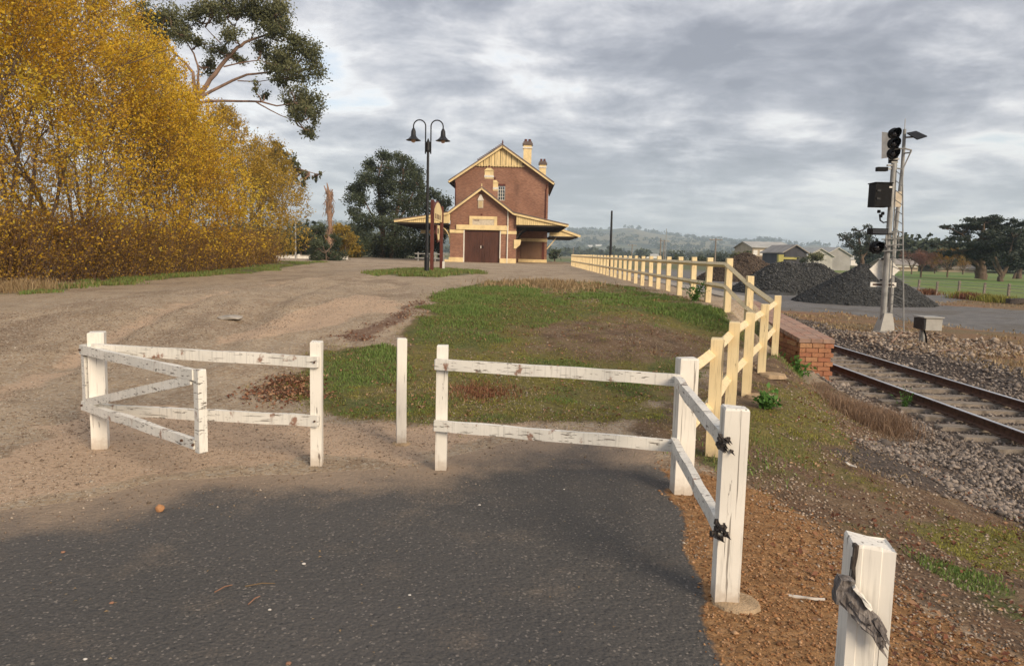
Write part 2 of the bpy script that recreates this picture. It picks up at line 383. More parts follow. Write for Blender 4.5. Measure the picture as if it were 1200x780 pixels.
# ---------------------------------------------------------------- ground cover fields
def inside(P, X, Y, soft):
    """0..1 mask, 1 inside polygon P, fading over +-soft metres"""
    P = np.array(P, float); ins = np.zeros(X.shape, bool); dmin = np.full(X.shape, 1e9)
    for i in range(len(P)):
        x0, y0 = P[i]; x1, y1 = P[(i+1) % len(P)]
        cr = ((y0 > Y) != (y1 > Y)) & (X < (x1-x0)*(Y-y0)/((y1-y0) if y1 != y0 else 1e-9)+x0)
        ins ^= cr
        tt = np.clip(((X-x0)*(x1-x0)+(Y-y0)*(y1-y0))/max((x1-x0)**2+(y1-y0)**2, 1e-9), 0, 1)
        dmin = np.minimum(dmin, np.hypot(X-x0-tt*(x1-x0), Y-y0-tt*(y1-y0)))
    sd_ = np.where(ins, dmin, -dmin)
    return ss(.5+sd_/(2*soft))
PG = {
 'asph': [(-9, 3.4), (-5, 3.9), (-3.32, 4.38), (-2.81, 4.68), (-2.49, 5.18), (-1.77, 5.43), (-.85, 5.68), (-.07, 6.54), (.75, 6.8), (1.1, 6.2), (1.10, 5.3), (1.02, 4.77), (.93, 3.54), (.88, 2.9), (.8, 1.5), (.7, -8), (-9, -8)],
 'G1': [(-2.01, 14.24), (-1.84, 17.22), (-1.65, 19.6), (-.1, 21.27), (.87, 14.86), (.55, 13.03), (-.75, 12.38), (-1.67, 12.89)],
 'G1b': [(-1.47, 11.91), (-.75, 12.38), (-.29, 11.21), (-.5, 10.3), (-1.25, 10.67)],
 'G2': [(-2.68, 10.26), (-1.87, 10.68), (-1.45, 9.2), (-2.09, 8.55), (-2.63, 9.07)],
 'mix': [(-3.0, 8.04), (-3.0, 9.2), (-2.71, 10.6), (-1.75, 10.72), (-2.06, 15.91), (-1.54, 25.06), (2.9, 27.85), (3.9, 18.79), (4.0, 13.63), (2.62, 10.51), (1.44, 6.98), (-1.05, 7.0), (-2.47, 7.57)],
 'moss': [(-2.81, 7.8), (-1.99, 8.99), (-.96, 9.16), (.41, 9.2), (1.91, 8.8), (1.46, 7.1), (-1.05, 7.06), (-2.47, 7.57)],
 'brown': [(-.18, 12.14), (1.66, 13.68), (3.33, 12.85), (2.57, 10.81), (1.05, 10.44), (.1, 11.06)],
 'G4': [(2.2, 16.9), (3.9, 15.3), (3.95, 13.75), (2.75, 13.69)],
 'G5': [(-.02, 10.2), (1.03, 10.26), (2.02, 9.33), (1.55, 8.47), (.41, 9.2)],
 'leaves': [(-3.09, 7.93), (-2.91, 8.96), (-2.53, 9.07), (-2.16, 8.09), (-2.58, 7.65)],
 'redp': [(-.82, 8.74), (-.21, 8.6), (-.1, 8.05), (-.69, 7.9)],
 'island': [(-6.9, 33), (-6.2, 38), (-4.2, 41), (-2.4, 38), (-1.9, 33.9), (-3.5, 28.2), (-5.4, 28.6)],
 'strip': [(-12.9, 17.5), (-14.6, 24), (-16.2, 33), (-16.4, 56), (-14.4, 55), (-14.0, 40), (-13.6, 27), (-12.2, 19)],
 'litter': [(-2.36, 14.4), (-2.06, 15.91), (-1.9, 12.45), (-2.22, 11.19), (-2.9, 10.86), (-2.54, 12.13)],
 'pink': [(-3.64, 5.07), (-4.47, 7.52), (-2.98, 7.1), (-.89, 6.98), (.08, 7.02), (-.72, 5.69), (-2.32, 5.52), (-2.85, 4.75), (-3.17, 4.4), (-6, 3.9), (-7, 5)],
 'pink2': [(-4.68, 11.22), (-4.19, 12.91), (-3.46, 16.5), (-2.28, 13.91), (-3.14, 11.75), (-3.81, 10.58)],
 'orange': [(.80, 5.9), (1.71, 5.45), (1.98, 4.79), (2.15, 3.6), (2.38, 3.0), (2.6, 2.2), (2.6, -3), (.5, -3), (.6, 2.0), (.7, 2.87), (.8, 3.54), (.85, 4.47)],
 'mossR': [(3.33, 6.09), (4.4, 6.4), (4.0, 5.23), (3.3, 4.5), (3.0, 5.22)],
 'mossR2': [(3.17, 9.6), (4.7, 11.44), (2.94, 6.33), (2.27, 5.9), (1.9, 7.14)],
 'grR1': [(1.49, 6.6), (2.04, 6.06), (1.93, 5.5), (1.42, 5.4)],
 'grR2': [(2.44, 5.03), (2.69, 4.66), (3.15, 4.52), (2.9, 3.6), (2.41, 4.0)],
 'grR3': [(4.35, 13.0), (5.15, 14.0), (5.15, 17), (4.4, 15.4)],
 'stonesR': [(2.96, 6.72), (4.0, 8.6), (4.91, 9.6), (5.3, 10.24), (5.5, 30), (9.8, 30), (11.0, 20), (10, 8), (9, 3), (5.4, 2), (4.2, 4.5), (4.4, 6.4)],
 'yard': [(7.8, 34), (8, 122), (60, 170), (90, 128), (22.6, 41.5), (28, 34.5), (60, 21), (50, 14), (16.8, 24.4), (14.86, 28.4), (13.5, 33)],
 'lawn': [(64, 190), (64.7, 130), (38.5, 78), (31.2, 56.5), (31.0, 48.5), (34, 36), (60, 20), (400, 20), (400, 190)],
 'mound': [(9.3, 23), (12.8, 24.5), (14.0, 21), (12.3, 18.9), (9.9, 17.6), (9.3, 20)],
}
def fields(X, Y):
    n1 = fbm(X*1.3, Y*1.3, 21, 4)-.5; n2 = fbm(X*3.1, Y*3.1, 31, 3)-.5
    Xw = X+n1*.9+n2*.25; Yw = Y+(fbm(X*1.3+50, Y*1.3, 41, 4)-.5)*1.2
    I = lambda k, s: inside(PG[k], Xw, Yw, s)
    asph = inside(PG['asph'], X+n1*.28+n2*.10, Y+n1*.45*(X < .6)+n2*.1, .06)
    dust = np.maximum(inside(PG['asph'], X+n1*.28+n2*.10, Y+n1*.45*(X < .6)+n2*.1, 1.35), ss((X+1.0)/1.0)*(1-ss((Y-5.4)/1.1))*(X < 1.3))      # how far from the edge
    g = np.maximum.reduce([I('G1', .35), I('G1b', .3), I('G2', .3), .95*I('G4', .3), .85*I('G5', .3), .66*I('mix', .4)*ss((fbm(X*.9+4, Y*.9, 91, 3)-.36)/.2), .95*I('island', .8), .85*inside(PG['strip'], X+n1*1.2, Y, .5), .6*I('grR1', .15), .62*I('grR2', .2), .9*inside(PG['grR3'], X, Y, .2)])
    g = g*(1-.75*I('brown', .5))*(1-.8*I('litter', .2))*(1-.85*inside(PG['leaves'], Xw, Yw, .15))
    moss = np.maximum.reduce([I('moss', .3), .72*I('mix', .5)*(1-.55*I('brown', .5)), .85*I('mossR', .3), .75*I('mossR2', .5)])
    orange = inside(PG['orange'], Xw*.7+X*.3, Y, .38)
    brown = np.maximum(I('mix', .5)*.75+.25*I('brown', .5), inside([(1.0, 6.9), (1.6, 5.6), (2.3, 3.2), (2.6, -3), (5.4, -3), (5.4, 13), (4.2, 12.8)], X+n1*.4, Y, .3)*.85)
    ball = np.maximum(inside(PG['stonesR'], X+n1*.5, Y+n2*.5, .3), ss((X-5.3)/.3)*(1-ss((X-10.0+n1*2)/1.0))*(Y < 400))
    pink = np.maximum(I('pink', .35), .9*I('pink2', .5))
    pink = np.maximum(pink, .55*np.exp(-((X+5.6+.16*(Y-8)-.0035*(Y-8)**2)/.5)**2)*(Y > 6)*(Y < 30))
    yard = inside(PG['yard'], X+n1*2.5, Y+n2*3, 1.2)*(X > 5.9)
    lawn = inside(PG['lawn'], X+n1*1., Y+n2*1, .8)
    litter = np.maximum.reduce([I('litter', .3), inside(PG['leaves'], Xw, Yw, .3), .8*inside(PG['mound'], X+n1, Y, .5), .35*I('mix', .3), .8*inside(PG['strip'], X+1.6+n1*1.2, Y, .8)])
    right = ss((X-9.6)/1.0)
    return dict(asph=asph, dust=dust, g=g, moss=moss, orange=orange, brown=brown, ball=ball, pink=pink, yard=yard, lawn=lawn, litter=litter, right=right)
# ---------------------------------------------------------------- ground mesh: one fine grid, cut into its surfaces
def geom(a, b, r):
    o = [a]
    while o[-1] < b: o.append(o[-1]*r)
    return o
gx = np.r_[-np.minimum(np.array(geom(30, 9000, 1.16)), 6200)[::-1], np.arange(-29.5, -9, .3), np.arange(-9, 9.6, .09), np.arange(9.7, 34, .3), np.minimum(np.array(geom(34.5, 9000, 1.14)), 6200)]
gy = np.r_[-np.array(geom(9, 3000, 1.5))[::-1], np.arange(-8, 1.4, .5), np.arange(1.4, 14, .07), np.array(geom(14, 62, 1.0062)), np.minimum(np.array(geom(63, 9000, 1.035)), 6200)]
GX, GY = np.meshgrid(gx, gy)
ZZ = zsmooth(GX, GY)
Fd = fields(GX, GY)
far_drop = ss((np.hypot(GX, GY)-2500)/5000)
ZZ = ZZ-far_drop*0
ny, nx = GX.shape
V = np.stack([GX, GY, ZZ], -1).reshape(-1, 3)
idx = np.arange(ny*nx).reshape(ny, nx)
Q = np.stack([idx[:-1, :-1], idx[:-1, 1:], idx[1:, 1:], idx[1:, :-1]], -1).reshape(-1, 4)
m1 = np.stack([Fd['asph']*.999, Fd['g'], Fd['orange'], Fd['ball']], -1).reshape(-1, 4)
m2 = np.stack([Fd['brown'], Fd['pink'], Fd['lawn'], Fd['yard']], -1).reshape(-1, 4)
m3 = np.stack([Fd['moss'], Fd['litter'], Fd['right'], Fd['dust']], -1).reshape(-1, 4)
def cellmask(f): return ((f[:-1, :-1]+f[1:, 1:]+f[:-1, 1:]+f[1:, :-1])/4 > .5).reshape(-1)
cm_a = cellmask(Fd['asph']); cm_l = cellmask(Fd['lawn']) & ~cm_a; cm_y = cellmask(Fd['yard']) & ~cm_a & ~cm_l
XC = ((GX[:-1, :-1]+GX[1:, 1:])/2).reshape(-1); YC = ((GY[:-1, :-1]+GY[1:, 1:])/2).reshape(-1)
cm_b = (XC > 5.45) & (XC < 10.0) & (YC < 500) & ~cm_a & ~cm_l & ~cm_y
cm_p = (XC < 3.95) & (YC > 17) & (YC < 100) & (XC > -12) & ~cm_a
rest = ~(cm_a | cm_l | cm_y | cm_b | cm_p)
def ground_shader(t):
    A = {}
    for nm, keys in (('m1', ('asph', 'g', 'orange', 'ball')), ('m2', ('brown', 'pink', 'lawn', 'yard')), ('m3', ('moss', 'litter', 'right', 'dust'))):
        at_ = t.n.new('ShaderNodeAttribute'); at_.attribute_name = nm
        sp = t.n.new('ShaderNodeSeparateColor'); t.l.new(at_.outputs[0], sp.inputs[0])
        for i, k in enumerate(keys[:3]): A[k] = sp.outputs[i]
        A[keys[3]] = at_.outputs[3]
    P = tc(t)
    n_big = t.noise(P, .35, 5, .55); n_med = t.noise(P, 2.2, 6, .6); n_fine = t.noise(P, 14., 6, .65); n_vf = t.noise(P, 70., 4, .7)
    vor = t.node('ShaderNodeTexVoronoi', 1, Vector=P, Scale=38.)          # pebble colours
    vd = t.node('ShaderNodeTexVoronoi', 0, Vector=P, Scale=38.)
    vsep = t.n.new('ShaderNodeSeparateColor'); t.l.new(vor, vsep.inputs[0]); pr = vsep.outputs[0]
    far1 = t.node('ShaderNodeTexNoise', 0, Vector=t.mapping(P, (.012, .004, 1)), Scale=1., Detail=4.)
    def brk(v, k=.5, lo=.42, hi=.58, n=n_med):        # mask broken up by noise
        return t.step(t.math('ADD', v, t.math('MULTIPLY', t.math('SUBTRACT', n, .5), k)), lo, hi)
    # plain track: grey-brown gravelly dirt
    c = t.mix(t.step(n_med, .3, .7), (.40, .30, .20), (.48, .375, .265))
    c = t.mix(t.step(n_big, .45, .68, 0, .5), c, (.29, .23, .17))
    c = t.mix(t.step(t.noise(t.mapping(P, (1.1, .55, 1)), 1., 7, .68), .52, .64, 0, .6), c, (.24, .165, .11))
    c = t.mix(t.step(t.noise(t.mapping(P, (.75, .33, 1), loc=(4, 9, 0)), 1., 8, .7), .50, .60, 0, .6), c, (.215, .15, .095))
    c = t.mix(t.step(t.noise(t.mapping(P, (1.6, .5, 1), loc=(1, 5, 0)), 1., 8, .7), .53, .66, 0, .55), c, (.47, .37, .26))
    c = t.mix(t.step(n_vf, .55, .7, 0, .35), c, (.42, .35, .27))
    c = t.mix(t.step(pr, .62, .95, 0, .75), c, (.46, .40, .32))
    c = t.mix(t.step(pr, .04, .24, .5, 0), c, (.18, .13, .09))
    c = t.mix(t.step(n_fine, .56, .72, 0, .6), c, (.17, .125, .085))
    # pale pinkish sand
    pk = t.mix(n_fine, (.60, .44, .31), (.50, .355, .245))
    pk = t.mix(t.step(pr, .05, .22, .45, 0), pk, (.24, .165, .11))
    c = t.mix(t.math('MULTIPLY', brk(A['pink'], .7), .85), c, pk)
    # right of the line: dry brown ground with ochre patches
    rt = t.mix(t.step(n_big, .38, .62), (.26, .15, .085), (.20, .15, .085))
    rt = t.mix(t.step(n_med, .5, .72, 0, .7), rt, (.13, .11, .08))
    rt = t.mix(t.step(n_fine, .5, .75, 0, .5), rt, (.34, .24, .14))
    c = t.mix(A['right'], c, rt)
    # brown damp soil
    bn = t.mix(t.step(n_med, .35, .68), (.155, .095, .058), (.20, .14, .085))
    bn = t.mix(t.step(n_fine, .5, .72, 0, .6), bn, (.075, .05, .033))
    bn = t.mix(t.step(pr, .80, .97, 0, .7), bn, (.30, .22, .15))
    bn = t.mix(t.step(t.noise(P, 3.1, 7, .68), .50, .62, 0, .7), bn, (.085, .058, .04))
    bn = t.mix(t.step(t.noise(t.mapping(P, (1, 1, 1), loc=(7, 3, 0)), 1.7, 6, .62), .54, .66, 0, .6), bn, (.135, .125, .045))
    c = t.mix(brk(A['brown'], .5, .3, .6), c, bn)
    # moss and short grass
    ms = t.mix(t.step(n_fine, .35, .65), (.22, .20, .045), (.11, .105, .035))
    c = t.mix(t.math('MULTIPLY', brk(A['moss'], 1.1, .38, .72, n_fine), .8), c, ms)
    gr = t.mix(t.step(n_fine, .36, .64), (.05, .075, .02), (.16, .165, .06))
    gr = t.mix(t.step(n_vf, .5, .7, 0, .5), gr, (.12, .10, .05))
    c = t.mix(t.math('MULTIPLY', brk(A['g'], .8, .42, .72), .85), c, gr)
    # litter
    c = t.mix(t.math('MULTIPLY', brk(A['litter'], 1.0, .62, .82, n_fine), .7), c, (.13, .06, .038))
    # orange gravel
    og = t.mix(t.step(n_fine, .38, .62), (.37, .205, .09), (.25, .135, .06))
    og = t.mix(t.step(n_vf, .56, .66, 0, .7), og, (.10, .055, .03))
    og = t.mix(t.step(pr, .7, .95, 0, .65), og, (.45, .27, .14))
    c = t.mix(brk(A['orange'], .6, .4, .6), c, og)
    # ballast
    bl = t.mix(pr, (.04, .033, .028), (.15, .12, .10))
    bl = t.mix(t.step(n_med, .45, .7, 0, .5), bl, (.16, .11, .08))
    c = t.mix(brk(A['ball'], .7, .42, .58, n_fine), c, bl)
    # grey yard
    yd = t.mix(t.step(n_med, .35, .65), (.16, .155, .15), (.215, .205, .195))
    yd = t.mix(t.step(n_big, .5, .62, 0, .55), yd, (.14, .12, .095))
    c = t.mix(brk(A['yard'], .6), c, yd)
    # mown grass, and paddocks out to the hills
    lw = t.mix(t.step(t.noise(t.mapping(P, (.03, .09, 1)), 1., 5), .4, .62), (.125, .20, .05), (.19, .225, .075))
    lw = t.mix(t.step(n_med, .45, .7, 0, .3), lw, (.09, .14, .04))
    pos = t.n.new('ShaderNodeSeparateXYZ'); t.l.new(P, pos.inputs[0])
    dist = t.node('ShaderNodeVectorMath', 1, props=dict(operation='LENGTH'), i0=P)
    pad = t.ramp(far1, [(.3, (.13, .16, .06)), (.45, (.19, .16, .09)), (.55, (.11, .14, .06)), (.7, (.22, .19, .11))])
    c = t.mix(t.step(dist, 110., 170.), c, pad)
    c = t.mix(brk(A['lawn'], .3), c, lw)
    # asphalt with pale chips, dusted with sand near its edges
    a = t.mix(t.step(n_big, .35, .65), (.100, .094, .089), (.080, .077, .073))
    a = t.mix(t.step(n_vf, .48, .62, 0, .8), a, (.125, .115, .105))
    a = t.mix(t.step(n_vf, .30, .42, .8, 0), a, (.018, .017, .017))
    chips = t.node('ShaderNodeTexVoronoi', 1, Vector=P, Scale=95.)
    cs = t.n.new('ShaderNodeSeparateColor'); t.l.new(chips, cs.inputs[0])
    a = t.mix(t.step(cs.outputs[1], .945, .98, 0, .8), a, (.26, .23, .20))
    a = t.mix(t.step(n_med, .50, .70, 0, .14), a, (.11, .10, .085))
    dn = t.math('ADD', t.math('MULTIPLY', n_med, .55), t.math('ADD', t.math('MULTIPLY', n_vf, .30), t.math('MULTIPLY', n_big, .25)))
    dustm = t.step(t.math('ADD', A['dust'], t.math('MULTIPLY', t.math('SUBTRACT', dn, .55), -1.25)), .50, .98, .94, 0.)
    edge = t.mix(A['right'], t.mix(n_fine, (.38, .29, .21), (.30, .225, .16)), (.2, .13, .08))
    a = t.mix(dustm, a, edge)
    am = t.step(t.math('ADD', A['asph'], t.math('MULTIPLY', t.math('SUBTRACT', n_fine, .5), .8)), .35, .65)
    c = t.mix(am, c, a)
    h = t.math('ADD', t.math('MULTIPLY', n_fine, .55), t.math('ADD', t.math('MULTIPLY', n_vf, .28), t.math('MULTIPLY', vd, -.25)))
    h = t.math('MULTIPLY', h, t.math('SUBTRACT', 1., t.math('MULTIPLY', am, .45)))
    fade = t.step(dist, 30., 120., 1., .15)
    return bsdf(t, c, .93, t.math('MULTIPLY', h, fade), .05, 1., .2)
gm = mat('ground_cover', ground_shader)
def cut(name, mask, label=None):
    q = Q[mask]; u, inv = np.unique(q, return_inverse=True)
    me = fastmesh(name, V[u], inv.reshape(-1, 4), {'m1': ('FLOAT_COLOR', m1[u]), 'm2': ('FLOAT_COLOR', m2[u]), 'm3': ('FLOAT_COLOR', m3[u])}, True)
    return tag(link(name, me, gm), label, None, None, 'structure')
cut('ground', rest); cut('asphalt_path', cm_a); cut('lawn', cm_l); cut('gravel_yard', cm_y); cut('ballast_bed', cm_b); cut('dirt_forecourt', cm_p)
# ---------------------------------------------------------------- scatter helpers
def scatter(n, x0, x1, y0, y1, dens, near=True):
    """n random ground points; density ~ dens(X,Y) (0..1), thinner with distance so that each pixel gets its share"""
    out = []; got = 0
    for _ in range(60):
        k = 60000; X = RNG.uniform(x0, x1, k)
        Y = np.exp(RNG.uniform(math.log(y0), math.log(y1), k)) if near else RNG.uniform(y0, y1, k)
        if near: X = X
        p = dens(X, Y); keep = RNG.random(k) < p
        out.append(np.stack([X[keep], Y[keep]], -1)); got += keep.sum()
        if got >= n: break
    P = np.concatenate(out)[:n]
    return P[:, 0], P[:, 1], zsmooth(P[:, 0], P[:, 1])
def blades(name, X, Y, Z, h, w, matl, lean=.5, label=None, kind='stuff', tone=None, parent=None):
    n = len(X); an = RNG.uniform(0, 2*np.pi, n); la = RNG.uniform(0, 2*np.pi, n); L = RNG.uniform(.1, lean, n)
    hh = h*RNG.uniform(.45, 1.25, n); ww = w*RNG.uniform(.6, 1.3, n)
    base = np.stack([X, Y, Z-.01], -1); sx = np.stack([np.cos(an), np.sin(an), np.zeros(n)], -1)*ww[:, None]/2
    ld = np.stack([np.cos(la), np.sin(la), np.zeros(n)], -1)
    mid = base+ld*(hh*L*.35)[:, None]+np.array([0, 0, 1])*(hh*.6)[:, None]
    tip = base+ld*(hh*L)[:, None]+np.array([0, 0, 1])*(hh*(1-.35*L))[:, None]
    Vv = np.stack([base-sx, base+sx, mid+sx*.7, tip, mid-sx*.7], 1).reshape(-1, 3)
    i = np.arange(n)[:, None]*5
    T = np.concatenate([i+np.array([[0, 1, 2]]), i+np.array([[0, 2, 4]]), i+np.array([[4, 2, 3]])])
    tn = RNG.random(n) if tone is None else np.clip(tone+RNG.normal(0, .15, n), 0, 1)
    o = np.array(origin(parent)) if parent is not None else np.zeros(3)
    ob = link(name, fastmesh(name, Vv-o, T, {'tone': ('FLOAT', np.repeat(tn, 5))}), matl, parent)
    return tag(ob, label, None, None, kind)
SPH = None
def stones(name, X, Y, Z, r, matl, label=None, flat=.7, kind='stuff', tone=None, sink=.25):
    """angular stones of 8 faces"""
    n = len(X); oct_ = np.array([(1, 0, 0), (0, 1, 0), (-1, 0, 0), (0, -1, 0), (0, 0, 1), (.35, .3, -.8)])
    tri = np.array([(0, 1, 4), (1, 2, 4), (2, 3, 4), (3, 0, 4), (1, 0, 5), (2, 1, 5), (3, 2, 5), (0, 3, 5)])
    rr = r if hasattr(r, '__len__') else r*RNG.lognormal(0, .35, n)
    vv = oct_[None]*RNG.uniform(.6, 1.3, (n, 6, 1))+RNG.normal(0, .12, (n, 6, 3))
    a = RNG.uniform(0, 2*np.pi, n); c, s = np.cos(a), np.sin(a)
    tx = RNG.uniform(-.5, .5, n); ct, st = np.cos(tx), np.sin(tx)
    x, y, z = vv[..., 0], vv[..., 1], vv[..., 2]*flat
    y, z = y*ct[:, None]-z*st[:, None], y*st[:, None]+z*ct[:, None]
    x, y = x*c[:, None]-y*s[:, None], x*s[:, None]+y*c[:, None]
    Vv = np.stack([x, y, z], -1)*rr[:, None, None]+np.stack([X, Y, Z+rr*(flat-sink)*.6], -1)[:, None]
    T = (np.arange(n)[:, None, None]*6+tri[None]).reshape(-1, 3)
    tn = RNG.random(n) if tone is None else tone
    ob = link(name, fastmesh(name, Vv.reshape(-1, 3), T, {'tone': ('FLOAT', np.repeat(tn, 6))}), matl)
    return tag(ob, label, None, None, kind)
def flakes(name, X, Y, Z, size, matl, label=None, kind='stuff', tone=None, curl=.5, aspect=.55):
    """curled leaves / chips lying on the ground"""
    n = len(X); s = size*RNG.uniform(.6, 1.4, n)
    nrm = np.stack([RNG.normal(0, curl, n), RNG.normal(0, curl, n), np.ones(n)], -1); nrm /= np.linalg.norm(nrm, axis=1)[:, None]
    a = RNG.normal(0, 1, (n, 3)); a -= nrm*(a*nrm).sum(1)[:, None]; a /= np.linalg.norm(a, axis=1)[:, None]; b = np.cross(nrm, a)
    c0 = np.stack([X, Y, Z+.004+s*.22], -1); a *= s[:, None]/2; b *= (s*aspect/2)[:, None]; cu = nrm*(s*.16)[:, None]
    Vv = np.stack([c0-a, c0-b+cu, c0+a, c0+b+cu], 1).reshape(-1, 3); i = np.arange(n)[:, None]*4
    T = np.concatenate([i+np.array([[0, 1, 2]]), i+np.array([[0, 2, 3]])])
    tn = RNG.random(n) if tone is None else tone
    return tag(link(name, fastmesh(name, Vv, T, {'tone': ('FLOAT', np.repeat(tn, 4))}), matl), label, None, None, kind)
# ---------------------------------------------------------------- grass, moss, litter, stones
FX_ = lambda k: (lambda X, Y: fields(X, Y)[k])
def d_tall(X, Y):
    n = fbm(X*2.6, Y*2.6, 77, 3)
    return np.clip(fields(X, Y)['g']*2.3-1.15+(n-.5)*2.6, 0, 1)*(fields(X, Y)['g'] > .2)
X, Y, Z = scatter(66000, -3.6, 5.4, 4.2, 30, d_tall)
nn = fbm(X*1.1, Y*1.1, 88, 3)
blades('grass', X, Y, Z, (.015+.08*nn**1.5)*(np.clip(Y, 8, 16)/11), .007+.0012*np.clip(Y, 5, 22)/2, M['grass_blade'], .8, 'bright green grass tufts growing in the middle of the dirt', tone=.25+.6*nn)
X, Y, Z = scatter(13000, -7.2, -1.6, 26, 42, lambda X, Y: np.clip(fields(X, Y)['g']*1.6-.5, 0, 1)*ss((fbm(X*1.2, Y*.7, 6, 3)-.36)/.2))
blades('grass', X, Y, Z, .17, .035, M['grass_blade'], .7, 'grass tufts round the foot of the lamp post and sign')
X, Y, Z = scatter(16000, -17, -11.5, 16, 55, lambda X, Y: np.clip(inside(PG['strip'], X+(fbm(X*.6, Y*.6, 14, 3)-.5)*2.4, Y, .5), 0, 1)*(fbm(X, Y, 5, 3) > .47))
blades('grass', X, Y, Z, .13, .035, M['grass_blade'], .7, 'strip of green grass along the foot of the yellow trees')
X, Y, Z = scatter(75000, -3.4, 5.2, 4.4, 18, lambda X, Y: np.clip(fields(X, Y)['moss']*1.2-.1, 0, 1)*ss((fbm(X*4, Y*4, 99, 3)-.36)/.2))
blades('moss', X, Y, Z, (.012+.03*fbm(X*5, Y*5, 71, 2)), .009, M['moss_blade'], 1.2, 'yellow green moss and short turf behind the white rails')
X, Y, Z = scatter(9000, -3.2, 4.6, 6.5, 28, lambda X, Y: fields(X, Y)['brown']*ss((fbm(X*2, Y*2, 55, 3)-.45)/.15))
blades('dry_grass', X, Y, Z, .05, .008, M['dry_blade'], 1.4, 'thin dry grass on the bare brown earth')
def d_lit(X, Y):
    f = fields(X, Y); return np.clip(f['litter']*1.3-.25, 0, 1)*ss((fbm(X*3, Y*3, 66, 3)-.35)/.2)
X, Y, Z = scatter(5000, -6, 14, 6, 26, d_lit)
flakes('leaf_litter', X, Y, Z, .026+.0013*Y, M['dead_leaf'], 'red brown fallen leaves blown into drifts on the dirt')
X, Y, Z = scatter(1000, -3.2, -2.0, 7.5, 9.3, lambda X, Y: inside(PG['leaves'], X, Y, .25))
flakes('leaf_litter', X, Y, Z, .04, M['dead_leaf'], 'drift of red brown leaves beside the right post of the gate')
X, Y, Z = scatter(2600, 1.2, 4.8, 2.0, 12, lambda X, Y: ss((X-fence_x(Y)-.2)/.6)*ss((fbm(X*1.6, Y*1.6, 12, 3)-.40)/.15)*.8)
flakes('leaf_litter', X, Y, Z, .035, M['dead_leaf'], 'dead leaves scattered down the railway bank')
X, Y, Z = scatter(420, -6, .9, 1.6, 8, lambda X, Y: .15+0*X)
flakes('chips', X, Y, Z, .018, M['dry_blade'], 'small pale leaf chips scattered on the asphalt', curl=.2)
X, Y, Z = scatter(34000, -9, 4, 4.0, 22, lambda X, Y: (1-fields(X, Y)['asph'])*(1-np.clip(fields(X, Y)['g']*1.5, 0, 1))*(.25+.75*ss((fbm(X*1.2, Y*1.2, 19, 3)-.42)/.2))*(X < fence_x(Y)))
stones('loose_gravel', X, Y, Z, (.0042+.00038*np.clip(Y, 4, 16))*RNG.lognormal(0, .35, len(X)), M['track_stone'], 'small loose stones pressed into the dirt track', .6, 'stuff', None, .5)
X, Y, Z = scatter(7000, -10, -3.8, 6.3, 14, lambda X, Y: ss((fbm(X*.7+3, Y*.5, 62, 3)-.44)/.12))
stones('loose_gravel', X, Y, Z, .009+.0004*Y, M['gravel_stone'], 'coarser grey gravel lying in a band across the left of the track', .6, 'stuff', None, .45)
X, Y, Z = scatter(6000, -4.5, .9, 3.6, 7.4, lambda X, Y: np.clip(1.2-fields(X, Y)['dust']*1.3, 0, 1))
stones('loose_gravel', X, Y, Z, .006, M['gravel_stone'], 'fine grit washed over the edge of the asphalt')
X, Y, Z = scatter(14000, .7, 2.7, 1.2, 6.2, lambda X, Y: np.clip(fields(X, Y)['orange']*(1-fields(X, Y)['asph']), 0, 1))
stones('orange_gravel', X, Y, Z, .0065, M['orange_stone'], 'orange decomposed gravel spread at the foot of the white posts')
X, Y, Z = scatter(7000, 1.4, 5.2, 2.2, 13, lambda X, Y: ss((X-fence_x(Y)-.15)/.5)*(.2+.8*ss((fbm(X*1.5, Y*1.5, 29, 3)-.45)/.15)))
stones('bank_stones', X, Y, Z, .008+.0008*Y, M['gravel_stone'], 'small stones scattered down the bank to the railway')
def d_bal(X, Y):
    f = fields(X, Y); return np.clip(f['ball']*1.4-.4, 0, 1)*np.where(X < 5.3, ss((fbm(X*1.4, Y*1.4, 39, 3)-.36)/.14), 1)
X, Y, Z = scatter(26000, 2.8, 11.2, 5.2, 14.5, lambda X, Y: d_bal(X, Y)*np.where((X > 5.95) & (X < 8.7), .45, 1))
stones('ballast', X, Y, Z, .021, M['ballast_stone'], 'grey and brown broken stone ballast round the railway track')
X, Y, Z = scatter(12000, 5.3, 11.2, 14.0, 36, d_bal)
stones('ballast', X, Y, Z, .031, M['ballast_stone'], 'more distant grey ballast along the railway track')
X, Y, Z = scatter(2500, 9.2, 14.2, 17.5, 24.5, lambda X, Y: inside(PG['mound'], X, Y, .4))
stones('rubble', X, Y, Z, .045, M['gravel_stone'], 'low spread of brown rubble round the signal base')
X, Y, Z = scatter(9000, 9.8, 34, 14, 70, lambda X, Y: (1-np.clip(fields(X, Y)['yard']+fields(X, Y)['lawn'], 0, 1))*ss((fbm(X*.6, Y*.6, 49, 3)-.40)/.15))
blades('dry_grass', X, Y, Z, .12, .04, M['dry_blade'], 1.1, 'dry yellow grass on the rough ground beyond the track')
# ---------------------------------------------------------------- railway building at the far end of the forecourt
YA, YM = 73.0, 84.0
base = empty('station_building', (-3.4, YA, .62), 'red brick railway building with steep gables, cream trim and brown double doors', 'building')
GZ = .62
def poly_wall(name, pts, y, thick, m, parent):
    mb = MB(); mb.prism([(x, y, z) for x, z in pts], (0, thick, 0)); return mb.build(name, m, parent)
